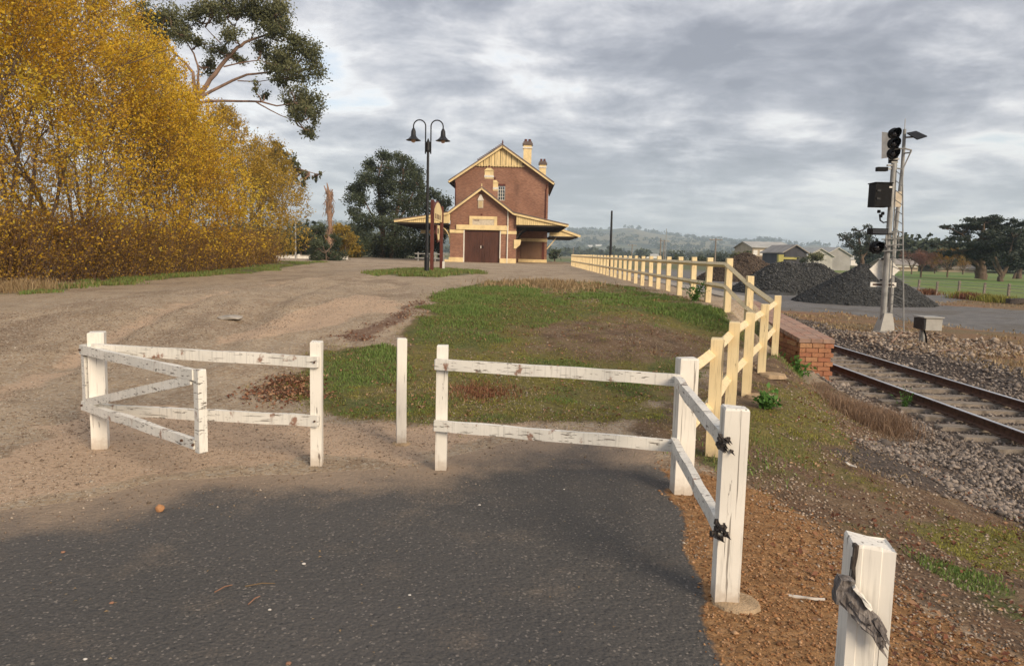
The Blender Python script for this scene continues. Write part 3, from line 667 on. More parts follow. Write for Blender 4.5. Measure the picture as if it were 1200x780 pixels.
# front annexe: gabled brick wall (opening for the doors), side walls
ax0, ax1 = -7.26, -.89
ap = (-4.26, 7.78); kl = (-7.46, 5.35); kr = (-1.15, 5.45)
d0, d1, dt = -5.97, -2.36, 3.78
mb = MB()
mb.prism([(ax0, YA, GZ-.3), (d0, YA, GZ-.3), (d0, YA, dt), (ax0, YA, dt)], (0, .35, 0))
mb.prism([(d1, YA, GZ-.3), (ax1, YA, GZ-.3), (ax1, YA, dt), (d1, YA, dt)], (0, .35, 0))
mb.prism([(ax0, YA, dt), (ax1, YA, dt), (ax1, YA, 5.35), (kr[0], YA, kr[1]), (ap[0], YA, ap[1]), (kl[0]+.2, YA, kl[1]+.05), (ax0, YA, 5.3)], (0, .35, 0))
mb.box((ax0, YA+.35, GZ-.3), (ax0+.35, YM+16, 5.3)); mb.box((ax1-.35, YA+.35, GZ-.3), (ax1, YM-.02, 5.3))
wallA = mb.build('wall', M['brick_wall'], base)
# doors
for k, (a, b) in enumerate(((d0+.10, -4.175), (-4.155, d1-.10))):
    lf = empty('door', (0, 0, 0)); lf.parent = base
    n = 7; w_ = (b-a)/n
    for i in range(n):
        mb = MB(); mb.box((a+i*w_+.008, YA+.16+.006*(i % 2), GZ+.02), (a+(i+1)*w_-.008, YA+.21, dt-.02)); mb.build('plank', M['brown_door'], lf)
    mb = MB(); hx = b-.14 if k == 0 else a+.06
    mb.box((hx, YA+.10, 2.05), (hx+.07, YA+.165, 2.30)); mb.build('handle', M['white_trim' if k == 0 else 'dark_metal'], lf)
mb = MB(); mb.box((d0+.10, YA+.22, GZ), (d1-.10, YA+.27, dt)); mb.build('door_backing', M['brown_door'], base)
for x in (d0, d1-.10):
    mb = MB(); mb.box((x-.003 if x == d0 else x, YA-.03, GZ+.02), (x+.10, YA+.2, dt)); mb.build('door_jamb', M['white_trim'], base)
# lintel beam, plaque above it, bands and plinth
mb = MB(); mb.beam((-6.68, YA-.06, 4.03), (-1.62, YA-.06, 4.03), .16, .46, cham=.02); mb.build('lintel', M['cream_trim'], base)
mb = MB()
x0, x1, z0, z1 = -5.42, -2.75, 4.27, 5.10
mb.box((x0, YA-.10, z0), (x0+.28, YA+.02, z1-.28)); mb.box((x1-.28, YA-.10, z0), (x1, YA+.02, z1-.28)); mb.box((x0, YA-.11, z1-.28), (x1, YA+.02, z1))
mb.build('plaque_frame', M['cream_trim'], base)
mb = MB(); mb.box((x0+.28, YA-.05, z0), (x1-.28, YA+.02, z1-.28)); mb.build('plaque', M['cream_plate'], base)
for i in range(4):                              # small dark marks on the plaque, too worn to read
    mb = MB(); mb.box((x0+.42+i*.14, YA-.065, 4.66), (x0+.50+i*.14, YA-.045, 4.76)); mb.build('dark_mark', M['redbrown_wood'], base)
for (a, b) in ((ax0-.04, d0-.003), (d1+.003, ax1+.04)):
    mb = MB(); mb.box((a, YA-.05, 3.46), (b, YA+.02, 3.76)); mb.build('string_course', M['cream_trim'], base)
    mb = MB(); mb.prism([(a-.06, YA-.14, GZ-.3), (b, YA-.14, GZ-.3), (b, YA-.14, GZ+.42), (a-.06, YA-.14, GZ+.42)], (0, .16, 0))
    mb.beam((a-.06, YA-.07, GZ+.46), (b, YA-.07, GZ+.46), .13, .08, cham=.02); mb.build('plinth', M['cream_trim'], base)
mb = MB(); mb.box((ax0-.5, YA-.55, GZ-.2), (ax0+.05, YA-.15, GZ+.28)); mb.build('loading_step', M['cream_trim'], base)
# louvred vent with a pointed hood
mb = MB(); mb.box((-4.62, YA-.07, 5.88), (-4.12, YA+.02, 6.62)); v_ = mb.build('vent', M['cream_plate'], base)
for i in range(6):
    mb = MB(); mb.beam((-4.56, YA-.09, 5.98+i*.10), (-4.18, YA-.09, 5.98+i*.10), .06, .025, roll=.5); mb.build('slat', M['cream_boards'], v_)
mb = MB(); mb.prism([(-4.68, YA-.14, 6.62), (-4.06, YA-.14, 6.62), (-4.30, YA-.14, 7.15), (-4.44, YA-.14, 7.15)], (0, .14, 0)); mb.build('vent_hood', M['white_trim'], v_)
mb = MB(); mb.lathe((-4.26, YA-.02, 5.26), [(.09, -.03), (.09, .03)], 12, 'Y'); mb.build('air_brick', M['redbrown_wood'], base)
# down pipe
mb = MB(); mb.tube([(-1.72, YA-.10, 5.75), (-1.72, YA-.10, GZ)], .06, 8); mb.build('downpipe', M['white_trim'], base)
mb = MB(); mb.box((-1.35, YA-.12, 2.15), (ax1+.28, YA+.5, 2.95)); 
# roof of the annexe and its two awnings: steep over the building, shallow beyond the kink
tl = (-12.6, 4.50); tr = (4.10, 4.42)
def roof_slab(name, a, b, y0, y1, th, m, parent):
    (xa, za), (xb, zb) = a, b
    mb = MB(); mb.prism([(xa, y0, za), (xb, y0, zb), (xb, y0, zb+th), (xa, y0, za+th)], (0, y1-y0, 0)); return mb.build(name, m, parent)
for a, b in ((ap, kl), (ap, kr)):
    roof_slab('roof', a, b, YA-.55, YM-.03, .10, M['roof_iron'], base)
for a, b in ((kl, tl), (kr, tr)):
    y1 = YM+2 if b is tl else YM+4
    roof_slab('awning_roof', a, b, YA-.55, y1, .07, M['roof_iron'], base)
    x_in = ax0 if b is tl else ax1; x_out = b[0]; s = 1 if b is tr else -1
    zin = a[1]-.04-(abs(x_in-a[0]))*.2
    # triangular infill of narrow boards between the fascia and the soffit line
    zb = 4.36; n = 26; W_ = (x_out-s*.25)-x_in
    mb = MB()
    for i in range(n):
        xa = x_in+W_*i/n; xb = x_in+W_*(i+1)/n-s*.02
        za = a[1]-.1+(b[1]-a[1])*(abs(xa-a[0])/abs(b[0]-a[0])); zc = a[1]-.1+(b[1]-a[1])*(abs(xb-a[0])/abs(b[0]-a[0]))
        if min(za, zc) > zb+.01: mb.prism([(xa, YA-.42-.015*(i % 2), zb), (xb, YA-.42-.015*(i % 2), zb), (xb, YA-.42-.015*(i % 2), zc), (xa, YA-.42-.015*(i % 2), za)], (0, .04, 0))
    tag(mb.build('infill_board', M['cream_boards'], base), kind='stuff')
    mb = MB(); mb.box((min(x_in, x_out-s*.3), YA-.40, zb-.16), (max(x_in, x_out-s*.3), y1-.1, zb-.06)); mb.build('soffit', M['soffit'], base)
    for yy in np.arange(YA+.2, y1, 2.2):
        mb = MB(); mb.beam((x_in, yy, zb-.25), (x_out-s*.4, yy, zb-.22), .08, .16); mb.build('joist', M['soffit'], base)
    mb = MB(); mb.beam((x_out-s*.02, YA-.5, b[1]-.02), (x_out-s*.02, y1, b[1]-.02), .05, .18); mb.build('gutter', M['cream_trim'], base)
# barge boards: cream fascia following both slopes and awnings
for a, b in ((ap, kl), (ap, kr), (kl, tl), (kr, tr)):
    mb = MB(); mb.beam((a[0], YA-.59, a[1]-.08), (b[0], YA-.59, b[1]-.08), .06, .20, up=(0, 0, 1)); mb.build('barge_board', M['cream_trim'], base)
    mb = MB(); mb.beam((a[0], YA-.60, a[1]+.07), (b[0], YA-.60, b[1]+.06), .14, .09); mb.build('roof_edge', M['roof_iron'], base)
mb = MB(); mb.beam((-4.26, YA-.62, 7.6), (-4.26, YA-.62, 8.15), .09, .09, cham=.03); mb.build('finial', M['cream_trim'], base)
# brackets under the awnings
for s, xw in ((-1, ax0), (1, ax1)):
    for yy in (YA+.2, YA+4.6, YA+9):
        pts = [(xw+s*(.05+1.5*(1-math.cos(i/8*math.pi/2))), yy, 2.7+1.5*math.sin(i/8*math.pi/2)) for i in range(9)]
        mb = MB(); mb.tube(pts, .06, 6); mb.beam((xw+s*.05, yy, 2.4), (xw+s*.05, yy, 4.15), .09, .09); mb.build('bracket', M['soffit' if s > 0 else 'cream_trim'], base)
mb = MB(); mb.prism([(ax1+.02, YA-.1, 2.1), (ax1+.40, YA-.1, 2.45), (ax1+.5, YA-.1, 2.95), (ax1-.2, YA-.1, 2.95), (ax1-.2, YA-.1, 2.1)], (0, .5, 0)); mb.build('corbel', M['cream_trim'], base)
# main two-storey block behind
mx0, mx1 = -7.89, 2.42
mel = (-8.55, 9.32); mer = (3.0, 9.36); map_ = (-2.72, 13.28)
mb = MB(); slp = (map_[1]-mel[1])/(map_[0]-mel[0]); zl = mel[1]+slp*(mx0-mel[0])-.1; zr = mer[1]+(map_[1]-mer[1])/(mer[0]-map_[0])*(mer[0]-mx1)-.1
wx0, wx1, wz0, wz1 = at(583.3, 233, YM).x, at(591.8, 233, YM).x, 7.40, 8.98
def seg(pts): mb.prism([(x, YM, z) for x, z in pts], (0, .4, 0))
seg([(mx0, GZ-.3), (mx1, GZ-.3), (mx1, wz0), (mx0, wz0)])
seg([(mx0, wz0), (wx0, wz0), (wx0, wz1), (mx0, wz1)]); seg([(wx1, wz0), (mx1, wz0), (mx1, wz1), (wx1, wz1)])
seg([(mx0, wz1), (mx1, wz1), (mx1, zr), (map_[0], map_[1]-.1), (mx0, zl)])
mb.box((mx0, YM+.4, GZ-.3), (mx0+.4, YM+15, zl)); mb.box((mx1-.4, YM+.4, GZ-.3), (mx1, YM+15, zr)); mb.box((mx0, YM+15, GZ-.3), (mx1, YM+15.4, zr))
mb.build('wall', M['brick_wall'], base)
for a in (mel, mer):
    rf = roof_slab('roof', map_, a, YM-.6, YM+16, .12, M['roof_iron'], base)
    mb = MB(); mb.beam((map_[0], YM-.64, map_[1]-.10), (a[0], YM-.64, a[1]-.10), .06, .22); mb.build('barge_board', M['cream_trim'], base)
    mb = MB(); mb.beam((map_[0], YM-.66, map_[1]+.07), (a[0], YM-.66, a[1]+.07), .12, .11); mb.build('roof_edge', M['roof_iron'], base)
    mb = MB(); mb.tube([(a[0], YM-.6, a[1]-.08), (a[0], YM+16, a[1]-.08)], .09, 6); mb.build('gutter', M['soffit'], base)
for i in range(14):                               # dark capping tiles along the left edge
    mb = MB(); f = .02+i*.033; p = Vector((map_[0]+(mel[0]-map_[0])*f, YM-.66, map_[1]+(mel[1]-map_[1])*f+.22)); mb.box(p-Vector((.13, .02, .05)), p+Vector((.10, .14, .05))); mb.build('ridge_tile', M['roof_iron'], base)
mb = MB(); mb.lathe((map_[0], YM-.6, map_[1]+.1), [(.08, 0), (.05, .12), (.09, .2), (.02, .5)], 8); mb.build('finial', M['redbrown_wood'], base)
# boarded gable top: single boards with scalloped feet
gx0, gx1 = at(560, 195, YM-.2).x, at(612.5, 195, YM-.2).x; gz0 = at(590, 195.5, YM-.2).z
nb = 16
mb = MB(); mb.prism([(gx0+.1, YM-.12, gz0+.3), (gx1-.1, YM-.12, gz0+.3), (map_[0], YM-.12, map_[1]-.35)], (0, .1, 0)); mb.build('gable_backing', M['door_light_brown'], base)
for i in range(nb):
    xa = gx0+(gx1-gx0)*i/nb+.035; xb = gx0+(gx1-gx0)*(i+1)/nb-.035
    def top(x): return map_[1]-.22-abs(x-map_[0])*((map_[1]-mel[1])/(map_[0]-mel[0]))
    ta, tb = max(top(xa), gz0+.1), max(top(xb), gz0+.1); mid = (xa+xb)/2; y = YM-.22+(.03 if i % 2 else 0)
    poly = [(xa, y, gz0+.14), (mid, y, gz0-.06), (xb, y, gz0+.14), (xb, y, tb)]+([(map_[0], y, top(map_[0]))] if xa < map_[0] < xb else [])+[(xa, y, ta)]
    mb = MB(); mb.prism(poly, (0, .05, 0)); mb.build('gable_board', M['cream_boards'], base)
for i in range(1, nb, 2):
    xx = gx0+(gx1-gx0)*i/nb; 
    if top(xx) > gz0+.3:
        mb = MB(); mb.box((xx-.05, YM-.27, gz0+.16), (xx+.05, YM-.225, top(xx)-.05)); mb.build('batten', M['cream_trim'], base)
mb = MB(); mb.beam((gx0-.2, YM-.10, gz0+.1), (gx1+.2, YM-.10, gz0+.1), .1, .12); mb.build('gable_sill', M['cream_trim'], base)
# window with twelve panes
win = empty('window', (0, 0, 0)); win.parent = base
mb = MB(); mb.box((wx0, YM-.09, wz1), (wx1+.02, YM+.1, wz1+.22)); mb.build('brick_header', M['redbrown_wood'], win)
for a, b in (((wx0, wz0), (wx0+.06, wz1)), ((wx1-.06, wz0), (wx1, wz1)), ((wx0+.06, wz1-.06), (wx1-.06, wz1)), ((wx0+.06, wz0), (wx1-.06, wz0+.06))):
    mb = MB(); mb.box((a[0], YM+.05, a[1]), (b[0], YM+.13, b[1])); mb.build('frame', M['white_trim'], win)
for i in range(3):
    for j in range(4):
        xa = wx0+.07+(wx1-wx0-.14)*i/3; xb = wx0+.07+(wx1-wx0-.14)*(i+1)/3; za = wz0+.07+(wz1-wz0-.14)*j/4; zb2 = wz0+.07+(wz1-wz0-.14)*(j+1)/4
        mb = MB(); mb.box((xa+.02, YM+.10, za+.02), (xb-.02, YM+.115, zb2-.02)); mb.build('pane', M['glass_dark'], win)
for i in (1, 2):
    xx = wx0+.07+(wx1-wx0-.14)*i/3; mb = MB(); mb.box((xx-.022, YM+.07, wz0+.06), (xx+.022, YM+.12, wz1-.06)); mb.build('glazing_bar', M['white_trim'], win)
for j in (1, 2, 3):
    z_ = wz0+.07+(wz1-wz0-.14)*j/4; mb = MB(); mb.box((wx0+.06, YM+.075, z_-.02), (wx1-.06, YM+.125, z_+.02)); mb.build('glazing_bar', M['white_trim'], win)
for x in (mx0+.06, mx1-.25):
    mb = MB(); mb.tube([(x, YM-.55, 9.2), (x, YM-.1, 8.7), (x, YM-.1, 5.2)], .06, 6); mb.build('downpipe', M['redbrown_wood'], base)
# brown roller door of the main block under the right awning
rd0, rd1 = at(610, 300, YM).x, at(634.5, 300, YM).x
mb = MB(); mb.box((rd0, YM-.08, GZ+.45), (rd1, YM-.02, 2.95)); rdoor = mb.build('shutter', M['door_light_brown'], base)
mb = MB(); mb.box((rd0-.25, YM-.10, 2.98), (mx1+.03, YM-.02, 3.32)); mb.build('string_course', M['cream_trim'], base)
mb = MB(); mb.box((rd0-.25, YM-.14, GZ-.3), (mx1+.03, YM-.02, GZ+.40)); mb.build('plinth', M['cream_trim'], base)
mb = MB(); mb.box((rd1+.02, YM-.10, GZ+.40), (rd1+.30, YM-.03, 2.98)); mb.build('door_jamb', M['redbrown_wood'], base)
# chimneys
def chimney(px, ptop, pbot, y, w_, zb, bands, capm='roof_iron'):
    c = at(px, ptop, y); zt = c.z
    mb = MB(); mb.box((c.x-w_/2, y-w_/2, zb), (c.x+w_/2, y+w_/2, zt-.55)); ch = mb.build('chimney', M['cream_trim'], base)
    mb = MB(); mb.box((c.x-w_/2-.09, y-w_/2-.09, zt-.95), (c.x+w_/2+.09, y+w_/2+.09, zt-.80)); mb.build('band', M['white_trim'], ch)
    mb = MB(); mb.box((c.x-w_/2-.13, y-w_/2-.13, zt-.55), (c.x+w_/2+.13, y+w_/2+.13, zt-.33)); mb.box((c.x-w_/2-.03, y-w_/2-.03, zt-.33), (c.x+w_/2+.03, y+w_/2+.03, zt-.14)); mb.build('cap', M[capm], ch)
    for s in (-1, 1):
        mb = MB(); mb.lathe((c.x+s*w_*.24, y, zt-.14), [(w_*.2, 0), (w_*.16, .30)], 8); mb.build('pot', M['redbrown_wood'], ch)
    return ch
chimney(618.5, 165, 191, 90, .95, 9.5, 0); chimney(636.2, 188, 205, 94, .8, 8.8, 0)
# lower chimneys of the annexe, seen against the big wall
for px, pt, pb, w_ in ((573.5, 195, 212, .86), (580, 209, 226, .66)):
    y = 79.; c = at(px, pt, y); zt = c.z
    mb = MB(); mb.box((c.x-w_/2, y-w_/2, 6.0), (c.x+w_/2, y+w_/2, zt-1.3)); mb.build('chimney_stack', M['brick_wall'], base)
    mb = MB(); mb.box((c.x-w_/2-.01, y-w_/2-.01, zt-1.3), (c.x+w_/2+.01, y+w_/2+.01, zt-.5)); ch = mb.build('chimney', M['cream_trim'], base)
    mb = MB(); mb.box((c.x-w_/2-.05, y-w_/2-.05, zt-1.15), (c.x+w_/2+.05, y+w_/2+.05, zt-.95)); mb.build('band', M['white_trim'], ch)
    mb = MB(); mb.prism([(c.x-w_/2-.09, y-w_/2-.09, zt-.5), (c.x+w_/2+.09, y-w_/2-.09, zt-.5), (c.x+w_*.25, y-w_/2-.09, zt-.22), (c.x-w_*.25, y-w_/2-.09, zt-.22)], (0, w_+.18, 0)); mb.build('cap', M['cream_boards'], ch)
    mb = MB(); mb.lathe((c.x, y, zt-.22), [(.12, 0), (.09, .32)], 8); mb.build('pot', M['redbrown_wood'], ch)
# awning of the main block beyond, seen past the first one
y = 86.; k = y/80.; t2 = (at(680, 276.5, y).x, at(680, 276.5, y).z); t1 = (mx1+.3, t2[1]+1.15)
roof_slab('awning_roof', t1, t2, y-.4, y+16, .07, M['roof_iron'], base)
mb = MB(); mb.prism([(t1[0], y-.3, t2[1]-.10), (t2[0]-.2, y-.3, t2[1]-.10), (t1[0], y-.3, t1[1]-.05)], (0, .05, 0)); mb.build('infill_board', M['cream_boards'], base)
mb = MB(); mb.beam((t1[0], y-.44, t1[1]-.08), (t2[0], y-.44, t2[1]-.08), .05, .24); mb.build('barge_board', M['cream_trim'], base)
mb = MB(); mb.box((t1[0], y-.3, t2[1]-.24), (t2[0]-.3, y+16, t2[1]-.12)); mb.build('soffit', M['soffit'], base)
mb = MB(); mb.beam((mx1+.05, y+.3, 2.2), (mx1+1.1, y+.3, t2[1]-.3), .1, .1); mb.build('bracket', M['cream_trim'], base)
a, b = at(493, 270.5, YM+1), at(526, 273, YM+1)
mb = MB(); mb.box((a.x, YM+1, b.z-.12), (mx0-.01, YM+1.06, b.z+.25)); mb.build('valance', M['cream_trim'], base)
# low concrete wall of the bay left of the building
wl = empty('timber_rail_fence', at(487, 309, 70.) , 'low grey rail fence left of the brick building', 'fence')
for i in range(4):
    p = at(490+i*10, 309, 70.); mb = MB(); mb.beam((p.x, 70, .5), (p.x, 70, 1.55), .11, .11); mb.build('post', M['galvanised'], wl)
for z in (1.4, 1.0):
    p = at(486, 309, 70.); q = at(525, 309, 70.); mb = MB(); mb.beam((p.x, 69.92, z), (q.x, 69.92, z), .05, .10); mb.build('rail', M['galvanised'], wl)
# ---------------------------------------------------------------- trees
def tubes_mesh(name, segs, matl, parent, sides=5):
    """segs: list of (p, q, r0, r1); all as one mesh of tapered tubes (numpy)"""
    n = len(segs)
    P = np.array([s[0] for s in segs], float); Q_ = np.array([s[1] for s in segs], float); r0 = np.array([s[2] for s in segs]); r1 = np.array([s[3] for s in segs])
    d = Q_-P; d /= np.maximum(np.linalg.norm(d, axis=1), 1e-6)[:, None]
    ref = np.where(np.abs(d[:, 2:3]) > .9, np.array([[1., 0, 0]]), np.array([[0, 0, 1.]]))
    a = np.cross(d, ref); a /= np.linalg.norm(a, axis=1)[:, None]; b = np.cross(d, a)
    an = np.arange(sides)*2*np.pi/sides; ca, sa = np.cos(an), np.sin(an)
    ringv = a[:, None]*ca[None, :, None]+b[:, None]*sa[None, :, None]
    Vv = np.concatenate([P[:, None]+ringv*r0[:, None, None], (Q_+d*r1[:, None]*.5)[:, None]+ringv*r1[:, None, None]], 1)
    o = np.array(origin(parent)) if parent is not None else 0
    i = np.arange(n)[:, None, None]*(2*sides); k = np.arange(sides)
    q = np.stack([k, (k+1) % sides, (k+1) % sides+sides, k+sides], -1)[None]
    return link(name, fastmesh(name, Vv.reshape(-1, 3)-o, (i+q).reshape(-1, 4), None, True), matl, parent)
def leaves_mesh(name, Cn, size, matl, parent, tone=None, aspect=.55, droop=0., kind=None, label=None):
    n = len(Cn); s = size*RNG.uniform(.45, 1.35, n)
    a = RNG.normal(0, 1, (n, 3)); a[:, 2] = a[:, 2]*(1-droop)-droop*1.6; a /= np.linalg.norm(a, axis=1)[:, None]
    b = np.cross(a, RNG.normal(0, 1, (n, 3))); b /= np.linalg.norm(b, axis=1)[:, None]
    a = a*(s/2)[:, None]; b = b*(s*aspect/2)[:, None]
    Vv = np.stack([Cn-a, Cn-b*1.0+a*.15, Cn+a, Cn+b+a*.15], 1).reshape(-1, 3)
    o = np.array(origin(parent)) if parent is not None else 0
    F = (np.arange(n)[:, None]*4+np.arange(4)[None])
    tn = np.clip(RNG.normal(.5, .2, n) if tone is None else tone+RNG.normal(0, .13, n), 0, 1)
    ob = link(name, fastmesh(name, Vv-o, F, {'tone': ('FLOAT', np.repeat(tn, 4))}), matl, parent)
    return tag(ob, label, None, None, kind)
def rotv(v, ax, an): return Matrix.Rotation(an, 3, ax) @ v
def grow(base, d, L, r, depth, segs, tips, rnd, spread=.55, up=.18, nb=(2, 4), ratio=.68, gnarl=.12):
    """recursive limb: bends as it goes, forks, records its twigs"""
    n = 3 if depth > 1 else 2; p = Vector(base); d = Vector(d).normalized(); r0 = r
    for i in range(n):
        d = (d+Vector((rnd.gauss(0, gnarl), rnd.gauss(0, gnarl), rnd.gauss(0, gnarl)+up*.3))).normalized()
        q = p+d*(L/n); r1 = r0*.84; segs.append((tuple(p), tuple(q), r0, r1)); 
        if depth <= 1: tips.append((tuple(p), tuple(q)))
        if depth > 0 and i > 0 and rnd.random() < .6:
            ax = d.orthogonal().normalized(); ax = rotv(ax, d, rnd.uniform(0, 6.28))
            grow(q, rotv(d, ax, rnd.uniform(.5, 1.)*spread*1.4), L*ratio*.8, r1*.5, depth-1, segs, tips, rnd, spread, up, nb, ratio, gnarl)
        p, r0 = q, r1
    if depth > 0:
        for k in range(rnd.randint(*nb)):
            ax = d.orthogonal().normalized(); ax = rotv(ax, d, rnd.uniform(0, 6.28))
            grow(p, rotv(d, ax, rnd.uniform(.35, 1.)*spread), L*ratio*rnd.uniform(.8, 1.15), r0*.66, depth-1, segs, tips, rnd, spread, up, nb, ratio, gnarl)
def autumn_tree(x, y, H, R, seed, nleaf, leafmat, label, shape=1., low=.04, bare=.22, lsize=.10, name='autumn_tree', group='autumn trees in a row beside the dirt track', cat='tree'):
    rnd = random.Random(seed); z0 = gz(x, y); t_ = empty(name, (x, y, z0), label, cat, group)
    segs = []; tips = []
    ns = rnd.randint(7, 9)
    for i in range(ns):
        an = 2*math.pi*i/ns+rnd.uniform(-.3, .3); tilt = rnd.uniform(.08, .40)
        b = Vector((x+math.cos(an)*.35*rnd.random(), y+math.sin(an)*.35*rnd.random(), z0-.1))
        d = Vector((math.cos(an)*math.sin(tilt), math.sin(an)*math.sin(tilt), math.cos(tilt)))
        grow(b, d, H*rnd.uniform(.30, .38), .035+.0035*H, 4, segs, tips, rnd, .55, .22, (2, 3), .68, .10)
    T = np.array(tips); mid = T.mean(1)
    # keep the crown inside an egg shaped outline with an uneven edge
    def env(p):
        h = np.clip((p[:, 2]-z0)/H, 0, 1.2); prof_ = R*np.clip(np.sin(np.clip(h, 0, 1)**.62*np.pi)*1.15+.12, 0.05, 1.1)*shape
        a = np.arctan2(p[:, 1]-y, p[:, 0]-x); wob = 1+.20*np.sin(a*3+seed)+.14*np.sin(a*5+h*9+seed*2)
        return np.hypot(p[:, 0]-x, p[:, 1]-y)/np.maximum(prof_*wob, .05), h
    S_ = np.array([s[1] for s in segs]); e, h = env(S_); keep = (e < 1.15) & (h < 1.08)
    segs = [s for s, k in zip(segs, keep) if k]
    # extra fine twigs filling the outline
    m = int(nleaf*.06); hh = RNG.uniform(low*.3, 1., m*3)**.9; rr = np.sqrt(RNG.uniform(.05, 1, m*3)); aa = RNG.uniform(0, 6.283, m*3)
    prof_ = R*np.clip(np.sin(hh**.62*np.pi)*1.15+.12, 0.05, 1.1)*shape*(1+.20*np.sin(aa*3+seed)+.14*np.sin(aa*5+hh*9+seed*2))
    c = np.stack([x+np.cos(aa)*rr*prof_, y+np.sin(aa)*rr*prof_, z0+hh*H], -1)
    cl = fbm(c[:, 0]*.9+seed, c[:, 2]*.9+c[:, 1]*.7, seed, 3); ok = cl > .36; c = c[ok][:m]; hh = hh[ok][:m]
    out_ = np.stack([c[:, 0]-x, c[:, 1]-y, np.full(len(c), R*.9)], -1); out_ /= np.linalg.norm(out_, axis=1)[:, None]
    dirs = out_+RNG.normal(0, .38, out_.shape); dirs /= np.linalg.norm(dirs, axis=1)[:, None]; ln = RNG.uniform(.25, .75, len(c))
    tw = [(tuple(p), tuple(p+d_*l), .008, .003) for p, d_, l in zip(c, dirs, ln)]
    tubes_mesh('trunk', segs, M['bark'], t_, 5); tag(tubes_mesh('twig', tw, M['twig_bark'], t_, 3), kind='stuff')
    # leaves along twigs and branch tips
    k1 = int(nleaf*.35); Tm = T[(env(mid)[0] < 1.1) & (env(mid)[1] < 1.05)]
    i1 = RNG.integers(0, len(Tm), k1); f = RNG.random(k1)[:, None]; p1 = Tm[i1, 0]*(1-f)+Tm[i1, 1]*f+RNG.normal(0, .12, (k1, 3))
    k2 = nleaf-k1; i2 = RNG.integers(0, len(c), k2); f = RNG.random(k2); p2 = c[i2]+dirs[i2]*(ln[i2]*f)[:, None]+RNG.normal(0, .07, (k2, 3))
    P_ = np.concatenate([p1, p2]); hN = (P_[:, 2]-z0)/H
    dens = np.clip((hN-low*.4)/(bare+.001), .10, 1)*np.clip(.35+1.5*(fbm(P_[:, 0]*.7+9, P_[:, 2]*.7+P_[:, 1]*.5, seed+3, 3)-.25), .1, 1)
    P_ = P_[RNG.random(len(P_)) < np.clip(dens*1.25, .25, 1)]
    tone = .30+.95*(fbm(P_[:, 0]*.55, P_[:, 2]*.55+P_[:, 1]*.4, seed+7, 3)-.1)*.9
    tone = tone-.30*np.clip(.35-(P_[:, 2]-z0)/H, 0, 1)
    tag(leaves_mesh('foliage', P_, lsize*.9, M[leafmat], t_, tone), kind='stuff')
    return t_
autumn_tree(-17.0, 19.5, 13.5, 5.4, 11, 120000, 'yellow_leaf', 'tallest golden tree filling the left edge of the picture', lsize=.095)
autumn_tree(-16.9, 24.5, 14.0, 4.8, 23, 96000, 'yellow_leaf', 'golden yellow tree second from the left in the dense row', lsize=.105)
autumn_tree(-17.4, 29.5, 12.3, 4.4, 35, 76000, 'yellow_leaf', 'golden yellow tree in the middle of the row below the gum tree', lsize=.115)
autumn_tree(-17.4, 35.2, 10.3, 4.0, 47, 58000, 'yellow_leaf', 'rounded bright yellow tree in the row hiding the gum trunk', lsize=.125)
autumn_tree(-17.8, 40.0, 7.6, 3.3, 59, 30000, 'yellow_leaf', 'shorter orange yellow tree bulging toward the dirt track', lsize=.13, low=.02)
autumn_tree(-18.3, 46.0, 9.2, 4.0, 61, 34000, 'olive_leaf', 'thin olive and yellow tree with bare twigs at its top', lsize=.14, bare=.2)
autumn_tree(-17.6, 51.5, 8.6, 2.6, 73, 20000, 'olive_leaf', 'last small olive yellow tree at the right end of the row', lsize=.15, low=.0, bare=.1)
# brown undergrowth at the feet of the row
for i, (x, y, h, lab) in enumerate([(-15.0, 19.6, 2.6, 'tangle of brown bare twigs under the leftmost golden tree'), (-15.3, 24.5, 2.5, 'brown twiggy shrub below the second golden tree'), (-15.7, 29.5, 2.6, 'brown twiggy shrub below the middle golden tree'), (-16.0, 35.0, 2.4, 'brown twiggy shrub below the rounded yellow tree'), (-16.4, 41.5, 2.2, 'brown twiggy shrub below the shorter orange tree'), (-16.8, 47.5, 2.0, 'reddish brown shrub below the olive tree')]):
    t_ = empty('bare_shrub', (x, y, gz(x, y)), lab, 'shrub', 'brown undergrowth below the autumn trees')
    n = 1000; bx_ = RNG.uniform(-.9, .5, n)+x; by_ = RNG.uniform(-2.9, 2.9, n)+y; bz_ = zsmooth(bx_, by_)+RNG.uniform(0, h*.7, n)
    d = RNG.normal(0, .38, (n, 3)); d[:, 2] = 1; ln = RNG.uniform(.35, 1.0, n); c = np.stack([bx_, by_, bz_], -1)
    up_ = RNG.random(n) < .2; bz_[up_] = zsmooth(bx_[up_], by_[up_]); c[:, 2] = bz_; ln[up_] *= 2.3
    tag(tubes_mesh('twig', [(tuple(a), tuple(a+b*l), .012 if u else .007, .004) for a, b, l, u in zip(c, d, ln, up_)], M['twig_bark'], t_, 3), kind='stuff')
    i_ = RNG.integers(0, n, 12000); P_ = c[i_]+d[i_]*(ln[i_]*RNG.random(12000))[:, None]+RNG.normal(0, .12, (12000, 3))
    tag(leaves_mesh('foliage', P_, .085, M['brown_leaf'], t_, .35+.8*fbm(P_[:, 1]*.8, P_[:, 2]*1.2, 8, 3)), kind='stuff')
tg = empty('dry_grass_clump', (-12.7, 19.2, gz(-12.7, 19.2)), 'tall pale dry grass clump at the left end of the tree row', 'grass')
n = 2600; X_ = RNG.normal(-13.9, .6, n); Y_ = RNG.normal(19.6, .9, n); blades('blade', X_, Y_, zsmooth(X_, Y_), .34, .018, M['dry_blade'], .9, None, 'stuff', None, tg)
